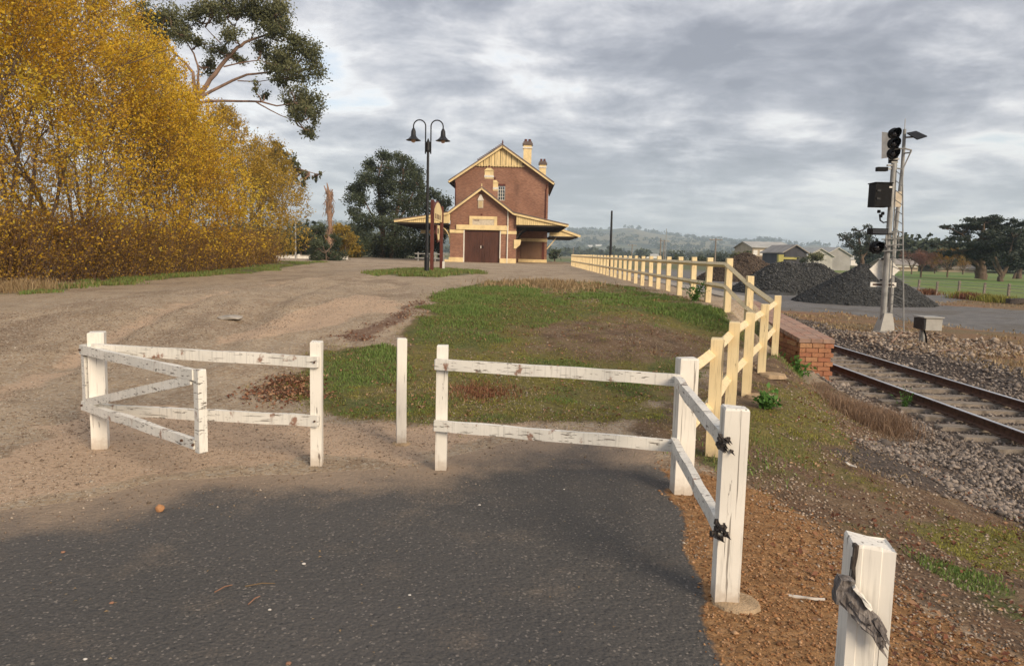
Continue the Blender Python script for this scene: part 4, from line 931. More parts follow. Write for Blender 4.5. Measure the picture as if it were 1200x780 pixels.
# ---------------------------------------------------------------- trees shaped from their clumps
def blob_tree(name, y, blobs, org, sc, matl, label, lsize, per, trunks=(), barkm='bark', cat='tree', group=None, droop=.3, dz=1., bz=None, flat=1., dspread=None, branch=True, aspect=.5, hollow=.35, sprd=.22):
    """blobs: foliage clumps (x, y, rx, ry) in the photo's enlargement; each becomes a clump of leaves with depth around distance y"""
    rnd = random.Random(len(blobs)*7+int(y)); ppm = FPX/y
    def W_(px, py, dy=0.):
        p = at(org[0]+px/sc, org[1]+py/sc, y); return Vector((p.x, y+dy, p.z))
    xs = [W_(b[0], b[1]).x for b in blobs]; cx_ = sum(xs)/len(xs); zb = bz if bz is not None else -.5
    bx = W_(*trunks[0][0][0][:2]).x if trunks else cx_
    t_ = empty(name, (bx, y, zb), label, cat, group); Cs = []; Tn = []; centers = []
    for (px, py, rx, ry) in blobs:
        c = W_(px, py); rxm, rym = rx/sc/ppm, ry/sc/ppm
        dd = dspread if dspread is not None else max(rxm, rym)*2.2
        for k in range(2 if dspread or dd > 1.5 else 1):
            off = rnd.uniform(-dd, dd); cc = Vector((c.x, y+off, c.z)); centers.append(cc)
            nn_ = int(per*15*(rxm*rym)**.85/lsize**1.6/(2 if dspread or dd > 1.5 else 1))
            nsub = max(3, int(6*(rxm*rym)**.5)); 
            sub = RNG.normal(0, 1, (nsub, 3)); sub /= np.linalg.norm(sub, axis=1)[:, None]; sub *= RNG.uniform(hollow, .85, (nsub, 1))
            ii = RNG.integers(0, nsub, nn_); g = sub[ii]*1.08+RNG.normal(0, sprd, (nn_, 3))
            p = np.array(cc)+g*np.array([rxm, max(rxm, rym)*dz*.9, rym])
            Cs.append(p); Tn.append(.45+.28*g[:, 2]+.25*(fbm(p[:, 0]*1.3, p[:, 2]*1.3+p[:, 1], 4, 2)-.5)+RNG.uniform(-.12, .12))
    segs = []
    for pts, r0, r1 in trunks:
        P3 = [W_(*q[:2], dy=(q[2] if len(q) > 2 else 0.)) for q in pts]; n = len(P3)-1
        for i in range(n):
            a, b = P3[i], P3[i+1]; m_ = 3; pv = a
            for k in range(m_):
                f = (k+1)/m_; nx_ = a.lerp(b, f)+(Vector((rnd.gauss(0, 1), rnd.gauss(0, 1), rnd.gauss(0, 1)))*r0*.12 if k < m_-1 else Vector((0, 0, 0)))
                fa = (i+k/m_)/n; fb = (i+f)/n; segs.append((tuple(pv), tuple(nx_), r0+(r1-r0)*fa, r0+(r1-r0)*fb)); pv = nx_
    if trunks and branch:                              # branchlets from the limbs into every clump
        nodes = [Vector(s[1]) for s in segs if s[1][2] > zb+1.5] or [Vector(s[1]) for s in segs]
        for cc in centers:
            near = min(nodes, key=lambda q: (q-cc).length+max(0, q.z-cc.z)*1.5)
            pv = near; L = (cc-near).length; m_ = 4
            for k in range(m_):
                f = (k+1)/m_; nx_ = near.lerp(cc, f)+Vector((rnd.gauss(0, .05), rnd.gauss(0, .05), rnd.gauss(0, .04)-.10*math.sin(f*3.14)))*L; 
                segs.append((tuple(pv), tuple(nx_), .055*(1-.6*k/m_)+.01, .055*(1-.6*(k+1)/m_)+.01)); pv = nx_
            for q in range(7):
                e = cc+Vector((rnd.gauss(0, .5), rnd.gauss(0, .5), rnd.gauss(0, .35)))*max(.5, L*.22); segs.append((tuple(pv), tuple(e), .018, .007))
    if segs: tubes_mesh('trunk', segs, M[barkm], t_, 7)
    tag(leaves_mesh('foliage', np.concatenate(Cs), lsize, M[matl], t_, np.concatenate(Tn), aspect, droop), kind='stuff')
    return t_
gum_blobs = [(60, 110, 60, 60), (130, 60, 60, 50), (130, 120, 80, 60), (230, 110, 70, 70), (190, 190, 60, 40), (270, 140, 40, 40), (320, 215, 60, 50), (390, 230, 40, 40), (410, 340, 45, 45), (370, 90, 45, 50), (430, 50, 70, 45), (490, 80, 70, 45), (560, 75, 60, 50), (570, 25, 60, 30), (490, 270, 55, 50), (560, 300, 40, 30), (590, 210, 60, 45), (640, 60, 90, 55), (740, 60, 90, 70), (830, 110, 75, 80), (760, 150, 80, 60), (690, 25, 90, 30), (860, 180, 50, 60), (700, 240, 55, 50), (770, 290, 75, 65), (850, 300, 85, 75), (800, 370, 80, 45), (900, 400, 70, 50), (960, 280, 75, 60), (1000, 350, 55, 80), (930, 240, 50, 40), (710, 490, 32, 30), (820, 430, 60, 30), (900, 500, 70, 60), (970, 540, 70, 60), (930, 610, 60, 50), (990, 600, 40, 50), (950, 690, 45, 35), (860, 560, 30, 25)]
gum_tr = [([(290, 1250), (320, 900), (345, 620), (360, 520)], .42, .30), ([(360, 520), (355, 440), (350, 390), (310, 340), (250, 290), (210, 230), (150, 150)], .15, .04),
          ([(370, 510), (378, 430), (380, 380), (355, 290), (310, 220), (300, 200)], .11, .03), ([(380, 520), (440, 430), (520, 330), (590, 255), (650, 220), (730, 180, .5), (800, 120, 1)], .20, .05),
          ([(500, 235), (450, 185), (400, 130)], .05, .02), ([(520, 250, 0), (545, 180, .6), (560, 90, 1)], .06, .02), ([(640, 220, .5), (660, 140, 1), (680, 60, 1)], .05, .02), ([(515, 360), (600, 340), (700, 325), (790, 345)], .06, .03),
          ([(375, 530), (450, 490), (560, 435), (640, 402), (780, 385), (870, 375, .5)], .14, .05), ([(590, 435), (700, 440), (830, 420)], .05, .02),
          ([(375, 550), (480, 543), (600, 545), (720, 548), (800, 570), (900, 555)], .12, .04), ([(690, 550), (760, 590), (830, 625), (900, 650)], .06, .02)]
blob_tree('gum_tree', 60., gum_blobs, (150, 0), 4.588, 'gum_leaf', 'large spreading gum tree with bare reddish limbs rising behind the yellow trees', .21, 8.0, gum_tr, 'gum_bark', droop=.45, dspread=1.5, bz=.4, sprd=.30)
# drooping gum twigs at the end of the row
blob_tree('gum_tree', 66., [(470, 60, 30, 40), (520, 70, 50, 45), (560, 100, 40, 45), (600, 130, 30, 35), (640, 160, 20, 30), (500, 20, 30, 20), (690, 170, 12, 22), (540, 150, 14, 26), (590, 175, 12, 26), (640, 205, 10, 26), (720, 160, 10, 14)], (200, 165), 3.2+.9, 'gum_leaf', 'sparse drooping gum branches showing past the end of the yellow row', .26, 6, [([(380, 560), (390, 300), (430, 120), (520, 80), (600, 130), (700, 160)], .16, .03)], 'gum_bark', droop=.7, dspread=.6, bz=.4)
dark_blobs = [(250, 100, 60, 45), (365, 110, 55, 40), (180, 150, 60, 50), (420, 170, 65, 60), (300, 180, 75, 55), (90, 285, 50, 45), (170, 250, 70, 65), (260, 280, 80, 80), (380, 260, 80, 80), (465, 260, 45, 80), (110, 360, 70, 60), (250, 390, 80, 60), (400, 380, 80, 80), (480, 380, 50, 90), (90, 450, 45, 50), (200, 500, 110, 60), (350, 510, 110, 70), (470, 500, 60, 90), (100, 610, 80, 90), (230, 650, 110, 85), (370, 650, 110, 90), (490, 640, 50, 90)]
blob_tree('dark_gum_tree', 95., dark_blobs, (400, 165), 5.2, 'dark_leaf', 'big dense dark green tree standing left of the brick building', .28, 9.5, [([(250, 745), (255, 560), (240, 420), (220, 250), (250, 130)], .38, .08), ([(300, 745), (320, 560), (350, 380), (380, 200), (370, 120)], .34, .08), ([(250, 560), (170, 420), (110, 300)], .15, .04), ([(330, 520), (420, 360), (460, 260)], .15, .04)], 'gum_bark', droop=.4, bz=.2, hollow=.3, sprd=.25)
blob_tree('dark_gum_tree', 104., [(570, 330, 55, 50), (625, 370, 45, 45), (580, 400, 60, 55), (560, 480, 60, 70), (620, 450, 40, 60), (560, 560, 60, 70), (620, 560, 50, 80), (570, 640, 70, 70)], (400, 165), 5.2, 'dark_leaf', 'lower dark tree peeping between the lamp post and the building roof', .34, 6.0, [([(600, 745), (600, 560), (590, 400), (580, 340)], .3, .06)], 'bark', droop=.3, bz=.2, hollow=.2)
# things in the gap left of the dark tree: wall, bush, dead trunk, low trees, small lamp pole
def Z8(x, y, yy): return at(320+x/4.585, 160+y/4.585, yy)
gap = (320, 160); sc_ = 4.585
a, b = Z8(0, 690, 70.), Z8(400, 690, 70.)
ww = empty('boundary_wall', (a.x, 70, 0), 'low white wall beyond the forecourt, beside the round dark bush', 'wall')
mb = MB(); mb.box((a.x-9, 70, -.3), (b.x, 70.2, Z8(0, 636, 70.).z)); mb.build('wall_panel', M['sign_white'], ww)
mb = MB(); mb.box((a.x-9.05, 69.95, Z8(0, 636, 70.).z), (b.x+.05, 70.25, Z8(0, 636, 70.).z+.06)); mb.build('coping', M['concrete'], ww)
for px in (0, 140, 270): 
    p = Z8(px, 690, 70.); mb = MB(); mb.box((p.x-.12, 69.93, -.3), (p.x+.12, 69.995, p.z+1.0)); mb.build('pier', M['sign_white'], ww)
blob_tree('round_bush', 62., [(285, 640, 80, 50), (230, 650, 45, 40), (340, 650, 45, 40), (280, 600, 60, 40), (260, 560, 40, 30), (310, 560, 40, 35)], gap, sc_, 'dark_leaf', 'rounded dark green bush in front of the white wall', .16, 9, [([(285, 690), (285, 620)], .06, .03)], 'bark', 'shrub', bz=.6, hollow=.2)
blob_tree('low_tree', 84., [(130, 560, 60, 50), (90, 600, 60, 50), (190, 530, 50, 50), (235, 500, 40, 40), (180, 600, 70, 50), (230, 560, 50, 60), (60, 560, 60, 50)], gap, sc_, 'dark_leaf', 'low dark tree behind the white wall, left of the dead trunk', .28, 7, [([(150, 690), (150, 600)], .12, .05)], 'bark', bz=.2, hollow=.2)
blob_tree('low_tree', 86., [(380, 500, 50, 35), (420, 540, 50, 50), (350, 540, 40, 50), (400, 600, 60, 60)], gap, sc_, 'olive_leaf', 'low yellowing tree between the dead trunk and the big dark tree', .28, 7, [([(390, 690), (390, 560)], .12, .05)], 'bark', bz=.2, hollow=.2)
blob_tree('low_tree', 90., [(430, 640, 50, 50), (390, 660, 50, 40), (470, 600, 60, 60), (440, 560, 50, 50)], gap, sc_, 'dark_leaf', 'dark shrub at the left foot of the big dark tree', .28, 7, [([(430, 690), (430, 640)], .12, .05)], 'bark', bz=.2, hollow=.2)
dt_ = empty('dead_tree', (Z8(305, 560, 75.).x, 75, .3), 'tall broken dead trunk, brown and ragged, above the low trees', 'tree')
segs = []; W8 = [Z8(x, y, 75.) for x, y in ((308, 700), (305, 560), (308, 480), (302, 400), (305, 330), (300, 290))]
for a, b, r0, r1 in zip(W8[:-1], W8[1:], (.25, .22, .20, .27, .20), (.22, .20, .27, .20, .10)): segs.append((tuple(a), tuple(b), r0, r1))
for x0, y0, x1, y1 in ((300, 330, 275, 265), (305, 320, 320, 285), (295, 400, 282, 340), (310, 440, 328, 400), (300, 300, 290, 250), (312, 350, 318, 300)):
    a, b = Z8(x0, y0, 75.), Z8(x1, y1, 75.); segs.append((tuple(a), tuple(b), .14, .04))
tubes_mesh('trunk', segs, M['dead_bark'], dt_, 8)
sp = [];
for i in range(260):
    k = random.randint(1, 4); a = W8[k].lerp(W8[k+1], random.random())+Vector((random.gauss(0, .22), random.gauss(0, .2), 0)); b = a+Vector((random.gauss(0, .14), random.gauss(0, .14), random.uniform(-.7, .3))); sp.append((tuple(a), tuple(b), .04, .012))
tag(tubes_mesh('splinter', sp, M['dead_bark'], dt_, 3), kind='stuff')
p0, p1 = Z8(122, 690, 68.), Z8(120, 440, 68.)
pp = empty('pole', (p0.x, 68, p0.z), 'thin grey pole just right of the last yellow tree', 'pole')
mb = MB(); mb.tube([p0-Vector((0, 0, .5)), p1], [.085, .06], 8); mb.build('shaft', M['galvanised'], pp); mb = MB(); mb.box((p1.x-.35, 67.9, p1.z), (p1.x+.12, 68.1, p1.z+.08)); mb.build('lantern', M['galvanised'], pp)
# ---------------------------------------------------------------- park on the right
park = (1080, 240); ps = 6.5
cyp = [(460, 110, 90, 26), (560, 110, 90, 30), (640, 140, 60, 32), (340, 150, 80, 22), (220, 170, 50, 16), (420, 165, 95, 30), (560, 175, 110, 35), (350, 210, 90, 22), (470, 235, 110, 36), (600, 240, 80, 40), (300, 262, 90, 22), (150, 290, 75, 16), (110, 308, 40, 12), (210, 310, 75, 20), (330, 310, 110, 34), (450, 320, 130, 45), (270, 365, 75, 26), (400, 380, 120, 42), (520, 390, 90, 60), (460, 440, 60, 40)]
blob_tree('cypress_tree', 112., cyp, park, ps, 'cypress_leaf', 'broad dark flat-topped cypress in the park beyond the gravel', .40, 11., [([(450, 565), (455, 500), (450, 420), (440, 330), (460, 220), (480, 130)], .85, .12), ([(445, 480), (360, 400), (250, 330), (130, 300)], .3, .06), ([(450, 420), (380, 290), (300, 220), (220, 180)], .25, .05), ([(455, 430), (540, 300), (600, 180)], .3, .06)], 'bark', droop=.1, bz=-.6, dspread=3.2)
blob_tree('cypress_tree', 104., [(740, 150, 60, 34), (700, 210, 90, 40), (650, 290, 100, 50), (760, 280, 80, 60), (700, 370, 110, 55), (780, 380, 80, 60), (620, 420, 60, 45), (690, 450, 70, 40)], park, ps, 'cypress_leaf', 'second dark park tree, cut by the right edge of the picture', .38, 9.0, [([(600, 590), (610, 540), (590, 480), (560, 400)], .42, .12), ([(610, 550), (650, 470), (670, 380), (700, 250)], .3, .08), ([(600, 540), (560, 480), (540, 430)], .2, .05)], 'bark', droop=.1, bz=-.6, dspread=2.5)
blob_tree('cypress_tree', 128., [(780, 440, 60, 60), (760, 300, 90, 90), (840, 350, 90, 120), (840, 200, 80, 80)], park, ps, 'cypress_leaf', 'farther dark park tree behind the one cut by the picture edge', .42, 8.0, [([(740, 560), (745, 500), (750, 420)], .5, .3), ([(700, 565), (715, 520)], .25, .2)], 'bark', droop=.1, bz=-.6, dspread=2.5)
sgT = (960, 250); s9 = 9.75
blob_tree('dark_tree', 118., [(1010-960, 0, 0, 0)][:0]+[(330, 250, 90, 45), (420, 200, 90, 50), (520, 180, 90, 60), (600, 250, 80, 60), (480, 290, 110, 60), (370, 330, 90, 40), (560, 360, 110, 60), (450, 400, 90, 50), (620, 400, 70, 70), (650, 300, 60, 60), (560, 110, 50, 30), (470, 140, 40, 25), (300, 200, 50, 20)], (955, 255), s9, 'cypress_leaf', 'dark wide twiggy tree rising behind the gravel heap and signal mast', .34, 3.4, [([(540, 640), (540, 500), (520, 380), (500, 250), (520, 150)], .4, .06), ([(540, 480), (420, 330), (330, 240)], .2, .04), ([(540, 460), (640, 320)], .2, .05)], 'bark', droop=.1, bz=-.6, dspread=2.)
def bare_tree(px, pbase, ptop, y, seed, label, matl, w_=.5, nl=2600, grp='bare winter trees in the park'):
    rnd = random.Random(seed); b = at(px, pbase, y); tp = at(px, ptop, y); H = tp.z-b.z
    t_ = empty('bare_tree', (b.x, y, -.6), label, 'tree', grp); segs = []; tips = []
    segs.append((tuple((b.x, y, -.7)), tuple((b.x, y, b.z+H*.2)), .16, .13))
    for k in range(5):
        an = k*1.26+rnd.random(); tl_ = rnd.uniform(.35, .8)*w_*1.6
        grow(Vector((b.x, y, b.z+H*.18)), Vector((math.cos(an)*math.sin(tl_), math.sin(an)*math.sin(tl_), math.cos(tl_))), H*.32, .10, 3, segs, tips, rnd, .6, .1, (2, 4), .72, .12)
    tubes_mesh('trunk', segs, M['bark'], t_, 5)
    T = np.array(tips); i = RNG.integers(0, len(T), nl); f = RNG.random((nl, 1)); P_ = T[i, 0]*(1-f)+T[i, 1]*f+RNG.normal(0, .18, (nl, 3))
    tag(leaves_mesh('fine_twig', P_, .40, M[matl], t_, None, .10), kind='stuff')
bare_tree(1079, 322, 293, 122., 3, 'reddish bare round tree right of the signal ladder', 'red_twig_leaf')
bare_tree(1068, 321, 291, 150., 13, 'pale reddish bare tree just behind the signal ladder', 'red_twig_leaf', nl=1600)
bare_tree(1110, 323, 289, 128., 5, 'rust brown bare tree left of the big cypress', 'brown_leaf', .7, 4200)
bare_tree(1095, 321, 300, 170., 8, 'small bare tree far back between the reddish and rust trees', 'red_twig_leaf', .6, 1200)
bare_tree(1128, 322, 302, 165., 9, 'low rusty tree under the left limbs of the cypress', 'brown_leaf', .7, 1600)
# wire fence of the park
pf = empty('wire_fence', (29, 50, -.6), 'old wire fence with leaning timber posts along the park', 'fence')
fpts = [(29.9, 57.5), (29.64, 54.5), (29.4, 51.33), (29.37, 48.5), (29.29, 45.9), (28.9, 43.0), (29, 40), (29.2, 37)]
for i, (x, y) in enumerate(fpts):
    mb = MB(); h = .62; mb.beam((x, y, -.8), (x+random.uniform(-.06, .06), y, -.6+1.05+random.uniform(-.1, .1)), .12, .12, jit=.01, cham=.02); mb.build('post', M['sleeper'], pf)
for z in (.05, .25, .42):
    mb = MB(); mb.tube([(x, y, z) for x, y in fpts], .012, 4); mb.build('wire', M['galvanised'], pf)
for i, (x, y) in enumerate([(29.0, 50.2), (28.9, 49.0), (28.9, 47.3), (29.3, 55.0), (28.6, 45.3)]):
    t_ = empty('tussock', (x, y, -.6), ['dark weed tussock at the second pair of park fence posts', 'dark weed tussock between the middle park fence posts', 'dark weed tussock right of the middle park fence post', 'small tussock at the farthest park fence post', 'low tussock near the nearest park fence post'][i], 'tussock', 'tussocks along the park fence')
    n = 500; X_ = RNG.normal(x, .38, n); Y_ = RNG.normal(y, .3, n); blades('blade', X_, Y_, zsmooth(X_, Y_), .5, .05, M['rust_weed'] if i % 2 else M['moss_blade'], .7, None, 'stuff', None, t_)
# ---------------------------------------------------------------- white post and rail barriers
def post(mb, x, y, z0, z1, wx, wy, rot=0., seed=0, top=.006):
    r = random.Random(seed); c, s = math.cos(rot), math.sin(rot); zs = [z0-.25, z0, z0+(z1-z0)*.35, z0+(z1-z0)*.7, z1-top, z1]
    vs = []; fs = []
    for i, z in enumerate(zs):
        e = top*.8 if i == 5 else 0.
        for a, b in ((-1, -1), (1, -1), (1, 1), (-1, 1)):
            X_ = a*(wx/2-e)+r.uniform(-.0015, .0015); Y_ = b*(wy/2-e)+r.uniform(-.0015, .0015)
            vs.append((x+X_*c-Y_*s, y+X_*s+Y_*c, z+(r.uniform(-.004, .004) if i == 5 else 0)))
    for i in range(5):
        for k in range(4): fs.append((i*4+k, i*4+(k+1) % 4, i*4+4+(k+1) % 4, i*4+4+k))
    fs += [(3, 2, 1, 0), (20, 21, 22, 23)]
    return mb.add(vs, fs)
WP, WW = M['white_paint'], M['white_paint_worn']
lf = empty('barrier', (-2.5, 5.7, 0), 'left white two-rail barrier with a small Z-braced gate folded against it', 'fence')
mb = MB(); post(mb, -3.41, 5.92, 0, .945, .118, .11, .35, 1); mb.build('post', WP, lf)
mb = MB(); post(mb, -1.565, 5.64, 0, .95, .085, .085, .1, 2); mb.build('post', WP, lf)
rnd = random.Random(4)
for z0, z1 in ((.825, .80), (.345, .35)):
    mb = MB(); mb.beam((-3.38, 5.80, z0), (-1.53, 5.578, z1), .035, .085, segs=9, jit=.002, cham=.006, rnd=rnd, wob=.003); mb.build('rail', WW, lf)
for z in (.80, .35):
    mb = MB(); mb.lathe((-1.56, 5.556, z), [(.008, -.006), (.008, .004)], 8, 'Y'); mb.build('bolt', M['rail_side'], lf)
gate = empty('gate', (0, 0, 0), 'peeling Z-braced gate leaf with rusty free end'); gate.parent = lf
H = Vector((-3.51, 5.93, 0)); E_ = Vector((-2.14, 4.90, 0)); gd = (E_-H).normalized(); gn = Vector((gd.y, -gd.x, 0))
def gp(f, z, off=0.): return H+(E_-H)*f+Vector((0, 0, z))+gn*off
mb = MB(); mb.beam(gp(0, .30), gp(0, .84), .05, .06, up=gd, segs=4, jit=.002, rnd=rnd); mb.build('stile', WW, gate)
mb = MB(); mb.beam(gp(1, .27), gp(1, .835), .062, .055, up=gd, segs=5, jit=.002, cham=.005, rnd=rnd); mb.build('stile', WW, gate)
for z0, z1 in ((.80, .795), (.345, .325)):
    mb = MB(); mb.beam(gp(-.015, z0, .02), gp(.985, z1, .02), .04, .07, segs=7, jit=.0025, rnd=rnd, wob=.003); mb.build('rail', WW, gate)
mb = MB(); mb.beam(gp(.03, .375, .022), gp(.965, .76, .022), .036, .062, segs=6, jit=.002, rnd=rnd); mb.build('brace', WW, gate)
for f, z in ((.0, .80), (.0, .35), (.985, .325), (.9, .33)):
    mb = MB(); p = gp(f, z, .045); mb.lathe(p, [(.009, -.008), (.009, .006)], 8, 'Y'); mb.build('bolt', M['rail_side'], gate)
for z in (.79, .36):
    mb = MB(); mb.beam(gp(-.02, z, .0), (-3.38, 5.86, z), .05, .008, up=(0, 0, 1)); mb.build('hinge', M['rail_side'], gate)
# lone slim post
lp = empty('bollard', (-1.03, 6.35, 0), 'lone slim white post standing without rails', 'post')
mb = MB(); post(mb, -1.03, 6.35, 0, .91, .082, .082, .25, 5, .008); mb.build('post', WP, lp)
mb = MB(); mb.lathe((-1.03, 6.35, -.02), [(.085, 0), (.075, .022), (.05, .026)], 9); mb.build('soil_collar', M['pale_dirt_pad'], lp)
# right barrier, turning the corner towards the viewer
rf_ = empty('barrier', (.3, 5.3, 0), 'white two-rail barrier with peeling rails turning a corner at the asphalt edge', 'fence')
mb = MB(); post(mb, -.60, 5.60, 0, .95, .085, .085, .05, 6); mb.build('post', WP, rf_)
mb = MB(); post(mb, 1.15, 5.20, 0, .955, .13, .13, .08, 7, .007); mb.build('post', WP, rf_)
mb = MB(); post(mb, 1.016, 3.52, 0, .95, .115, .115, -.08, 8, .007); mb.build('post', WP, rf_)
for z in (.81, .345):
    mb = MB(); mb.beam((-.65, 5.535, z+.005), (1.10, 5.125, z), .036, .082, segs=10, jit=.0022, cham=.006, rnd=rnd, wob=.003); mb.build('rail', WW, rf_)
for z0, z1 in ((.80, .79), (.36, .365)):
    mb = MB(); mb.beam((1.075, 5.16, z0), (.975, 3.56, z1), .045, .075, segs=9, jit=.003, cham=.005, rnd=rnd, wob=.004); mb.build('rail', WW, rf_)
def splinters(mb, p, d, n, L, w_, r):
    d = Vector(d).normalized()
    for i in range(n):
        o = Vector((r.uniform(-w_, w_)*.5, r.uniform(-w_, w_)*.3, r.uniform(-w_, w_)*.6)); l = L*r.uniform(.4, 1)
        a = Vector(p)+o-d*L*.25; q = Vector(p)+o+d*l; s = w_*r.uniform(.16, .34)
        mb.beam(a, q, s*1.2, s, segs=3, jit=s*.25, rnd=r)
        mb.add([q+Vector((-s*.5, 0, -s*.4)), q+Vector((s*.5, 0, -s*.4)), q+Vector((0, 0, s*.5)), q+d*s*3], [(0, 1, 3), (1, 2, 3), (2, 0, 3)])
    return mb
mb = splinters(MB(), (.960, 3.485, .79), (.18, -1, -.35), 16, .036, .062, random.Random(3)); mb.build('rotten_rail_end', M['rotten_wood'], rf_)
mb = splinters(MB(), (.956, 3.475, .365), (.12, -1, -.05), 15, .020, .062, random.Random(9)); mb.build('rotten_rail_end', M['rotten_wood'], rf_)
mb = MB(); mb.lathe((1.06, 3.49, -.02), [(.13, 0), (.11, .028), (.07, .034)], 11); mb.build('footing', M['pale_dirt_pad'], rf_)
# nearest post, cut off by the picture, with a stub of broken rail
np_ = empty('post_with_broken_rail', (.93, 1.86, 0), 'nearest white post at lower right with a splintered grey stub of broken rail', 'post')
mb = MB()
r = random.Random(12); z1 = .942; x, y, w2, d2 = .903, 1.875, .051, .05
cs, sn = math.cos(-.2), math.sin(-.2)
prof = [(-1, -1), (-.55, -1.02), (-.5, -.97), (.35, -1.0), (.4, -.96), (1, -1), (1, 1), (-1, 1)]
vs = []; 
for z, e in ((-.2, 0), (0, 0), (.3, 0), (.6, 0), (.8, 0), (z1-.008, 0), (z1, .07)):
    for i, (a, b) in enumerate(prof):
        X_ = a*w2*(1-e); Y_ = b*d2*(1-e); vs.append((x+X_*cs-Y_*sn, y+X_*sn+Y_*cs, z+(r.uniform(-.004, .004) if z > .9 else 0)-(.012 if e and a > .9 else 0)))
fs = [(i*8+k, i*8+(k+1) % 8, i*8+8+(k+1) % 8, i*8+8+k) for i in range(6) for k in range(8)]+[tuple(range(7, -1, -1)), tuple(range(48, 56))]
mb.add(vs, fs); mb.build('post', WP, np_)
mb = MB(); mb.beam((x-.0565, y-.040, .80), (x-.0555, y-.040, .945), .009, .02, segs=5, jit=.003, rnd=r); mb.build('bark_edge', M['rotten_wood'], np_)
# the stub: a grey weathered wedge torn along the grain
rs = random.Random(21)
A_ = Vector((x-w2-.035, y-d2-.005, .835)); B_ = Vector((x+.0, y-d2-.032, .735)); dd = (B_-A_)
vs = []; fs = []; n = 8
for i in range(n+1):
    f = i/n; c_ = A_+dd*f; hw = .036*(1-f*.45)*(1 if i else .6); th = .022*(1-f*.3)
    for j in range(6):
        an = 2*math.pi*j/6; vs.append(c_+Vector((math.cos(an)*hw*.75+rs.uniform(-.006, .006), math.sin(an)*th*.6-.004, math.cos(an)*hw*.55+math.sin(an)*th+rs.uniform(-.006, .006))))
for i in range(n):
    for j in range(6): fs.append((i*6+j, i*6+(j+1) % 6, (i+1)*6+(j+1) % 6, (i+1)*6+j))
fs += [(5, 4, 3, 2, 1, 0), tuple(n*6+j for j in range(6))]
mb = MB(); mb.add(vs, fs)
splinters(mb, B_-dd*.12, dd+Vector((0, -.01, -.05)), 7, .04, .034, rs); splinters(mb, A_+dd*.45, dd, 6, .06, .05, rs)
mb.build('rail_stub', M['weathered_wood'], np_)
mb = MB(); mb.beam(A_+Vector((-.002, .005, -.038)), A_+Vector((.006, .0, .028)), .036, .030, segs=4, jit=.004, rnd=rs); mb.build('stub_face', M['weathered_wood'], np_)
mb = MB(); mb.beam(A_+dd*.15+Vector((.008, -.008, .028)), A_+dd*.62+Vector((.010, -.006, .024)), .03, .008, segs=4, jit=.002, rnd=rs); mb.build('paint_flake', M['white_paint_worn'], np_)
# ---------------------------------------------------------------- cream yellow fence: down the bank and along the platform
yf = empty('yellow_fence', (4.1, 15, 0), 'cream yellow post and rail fence running down the bank and along the platform', 'fence')
ramp = [(1.60, 6.15), (2.10, 7.46), (2.64, 8.75), (3.30, 10.30), (4.19, 12.45)]
tops = []
for i, (x, y) in enumerate(ramp):
    z0 = gz(x, y); zt = fence_z(y)+.97
    mb = MB(); post(mb, x, y, min(z0, fence_z(y)), zt, .105, .11, -.25, 30+i, .008); mb.build('post', M['cream_paint'], yf); tops.append(Vector((x, y, zt)))
mb = MB(); post(mb, 4.12, 13.8, .3, 1.34, .12, .12, 0, 40, .008); mb.build('post', M['cream_paint'], yf)
t6 = Vector((4.12, 13.8, 1.34)); t7 = Vector((4.07, 15.09, 1.66))
pm = MB(); post(pm, 0, 0, -.98, 0, .12, .12, 0, 41, .008)
first = None
NP = 33
for i in range(NP):
    y = 15.09+1.555*i; x = 4.07-.0006*(y-15)+RNG.uniform(-.008, .008); zt = 1.66+RNG.uniform(-.008, .008)
    if first is None:
        first = pm.build('post', M['cream_paint'], None); first.parent = yf; first.location = Vector((x, y, zt))-yf.location
    else:
        o = first.copy(); C.objects.link(o); o.parent = yf; o.location = Vector((x, y, zt))-yf.location; o.rotation_euler = (random.uniform(-.014, .014), random.uniform(-.014, .014), random.uniform(-.05, .05))
def rail(p, q, off=(0, 0, 0), n=6, wd=.075):
    off = Vector(off); mb = MB(); mb.beam(Vector(p)+off, Vector(q)+off, wd, wd, segs=n, jit=.002, roll=math.pi/4, rnd=rnd, wob=.003); mb.build('rail', M['cream_rail'], yf)
white_corner = Vector((1.17, 5.25, .95))
seq = [white_corner]+tops
for a, b in zip(seq[:-1], seq[1:]):
    for dz in (.14, .58): rail(a-Vector((0, 0, dz)), b-Vector((0, 0, dz)), (-.045, .02, 0))
for a, b in ((tops[-1], t6), (t6, t7)):
    for dz in (.14, .58): rail(a-Vector((0, 0, dz)), b-Vector((0, 0, dz)), (-.045, 0, 0))
for i in range(0, NP-1):
    y0 = 15.09+1.555*i; y1 = y0+1.555
    for dz in (.14, .58): rail((4.03-.0006*(y0-15), y0, 1.66-dz), (4.03-.0006*(y1-15), y1, 1.66-dz), n=2)
for x, y in ((2.75, 8.7), (3.38, 10.25)):
    mb = MB(); mb.lathe((x+.04, y-.05, gz(x, y)-.02), [(.2, 0), (.17, .05), (.08, .06)], 9); mb.build('footing', M['pale_dirt_pad'], yf)
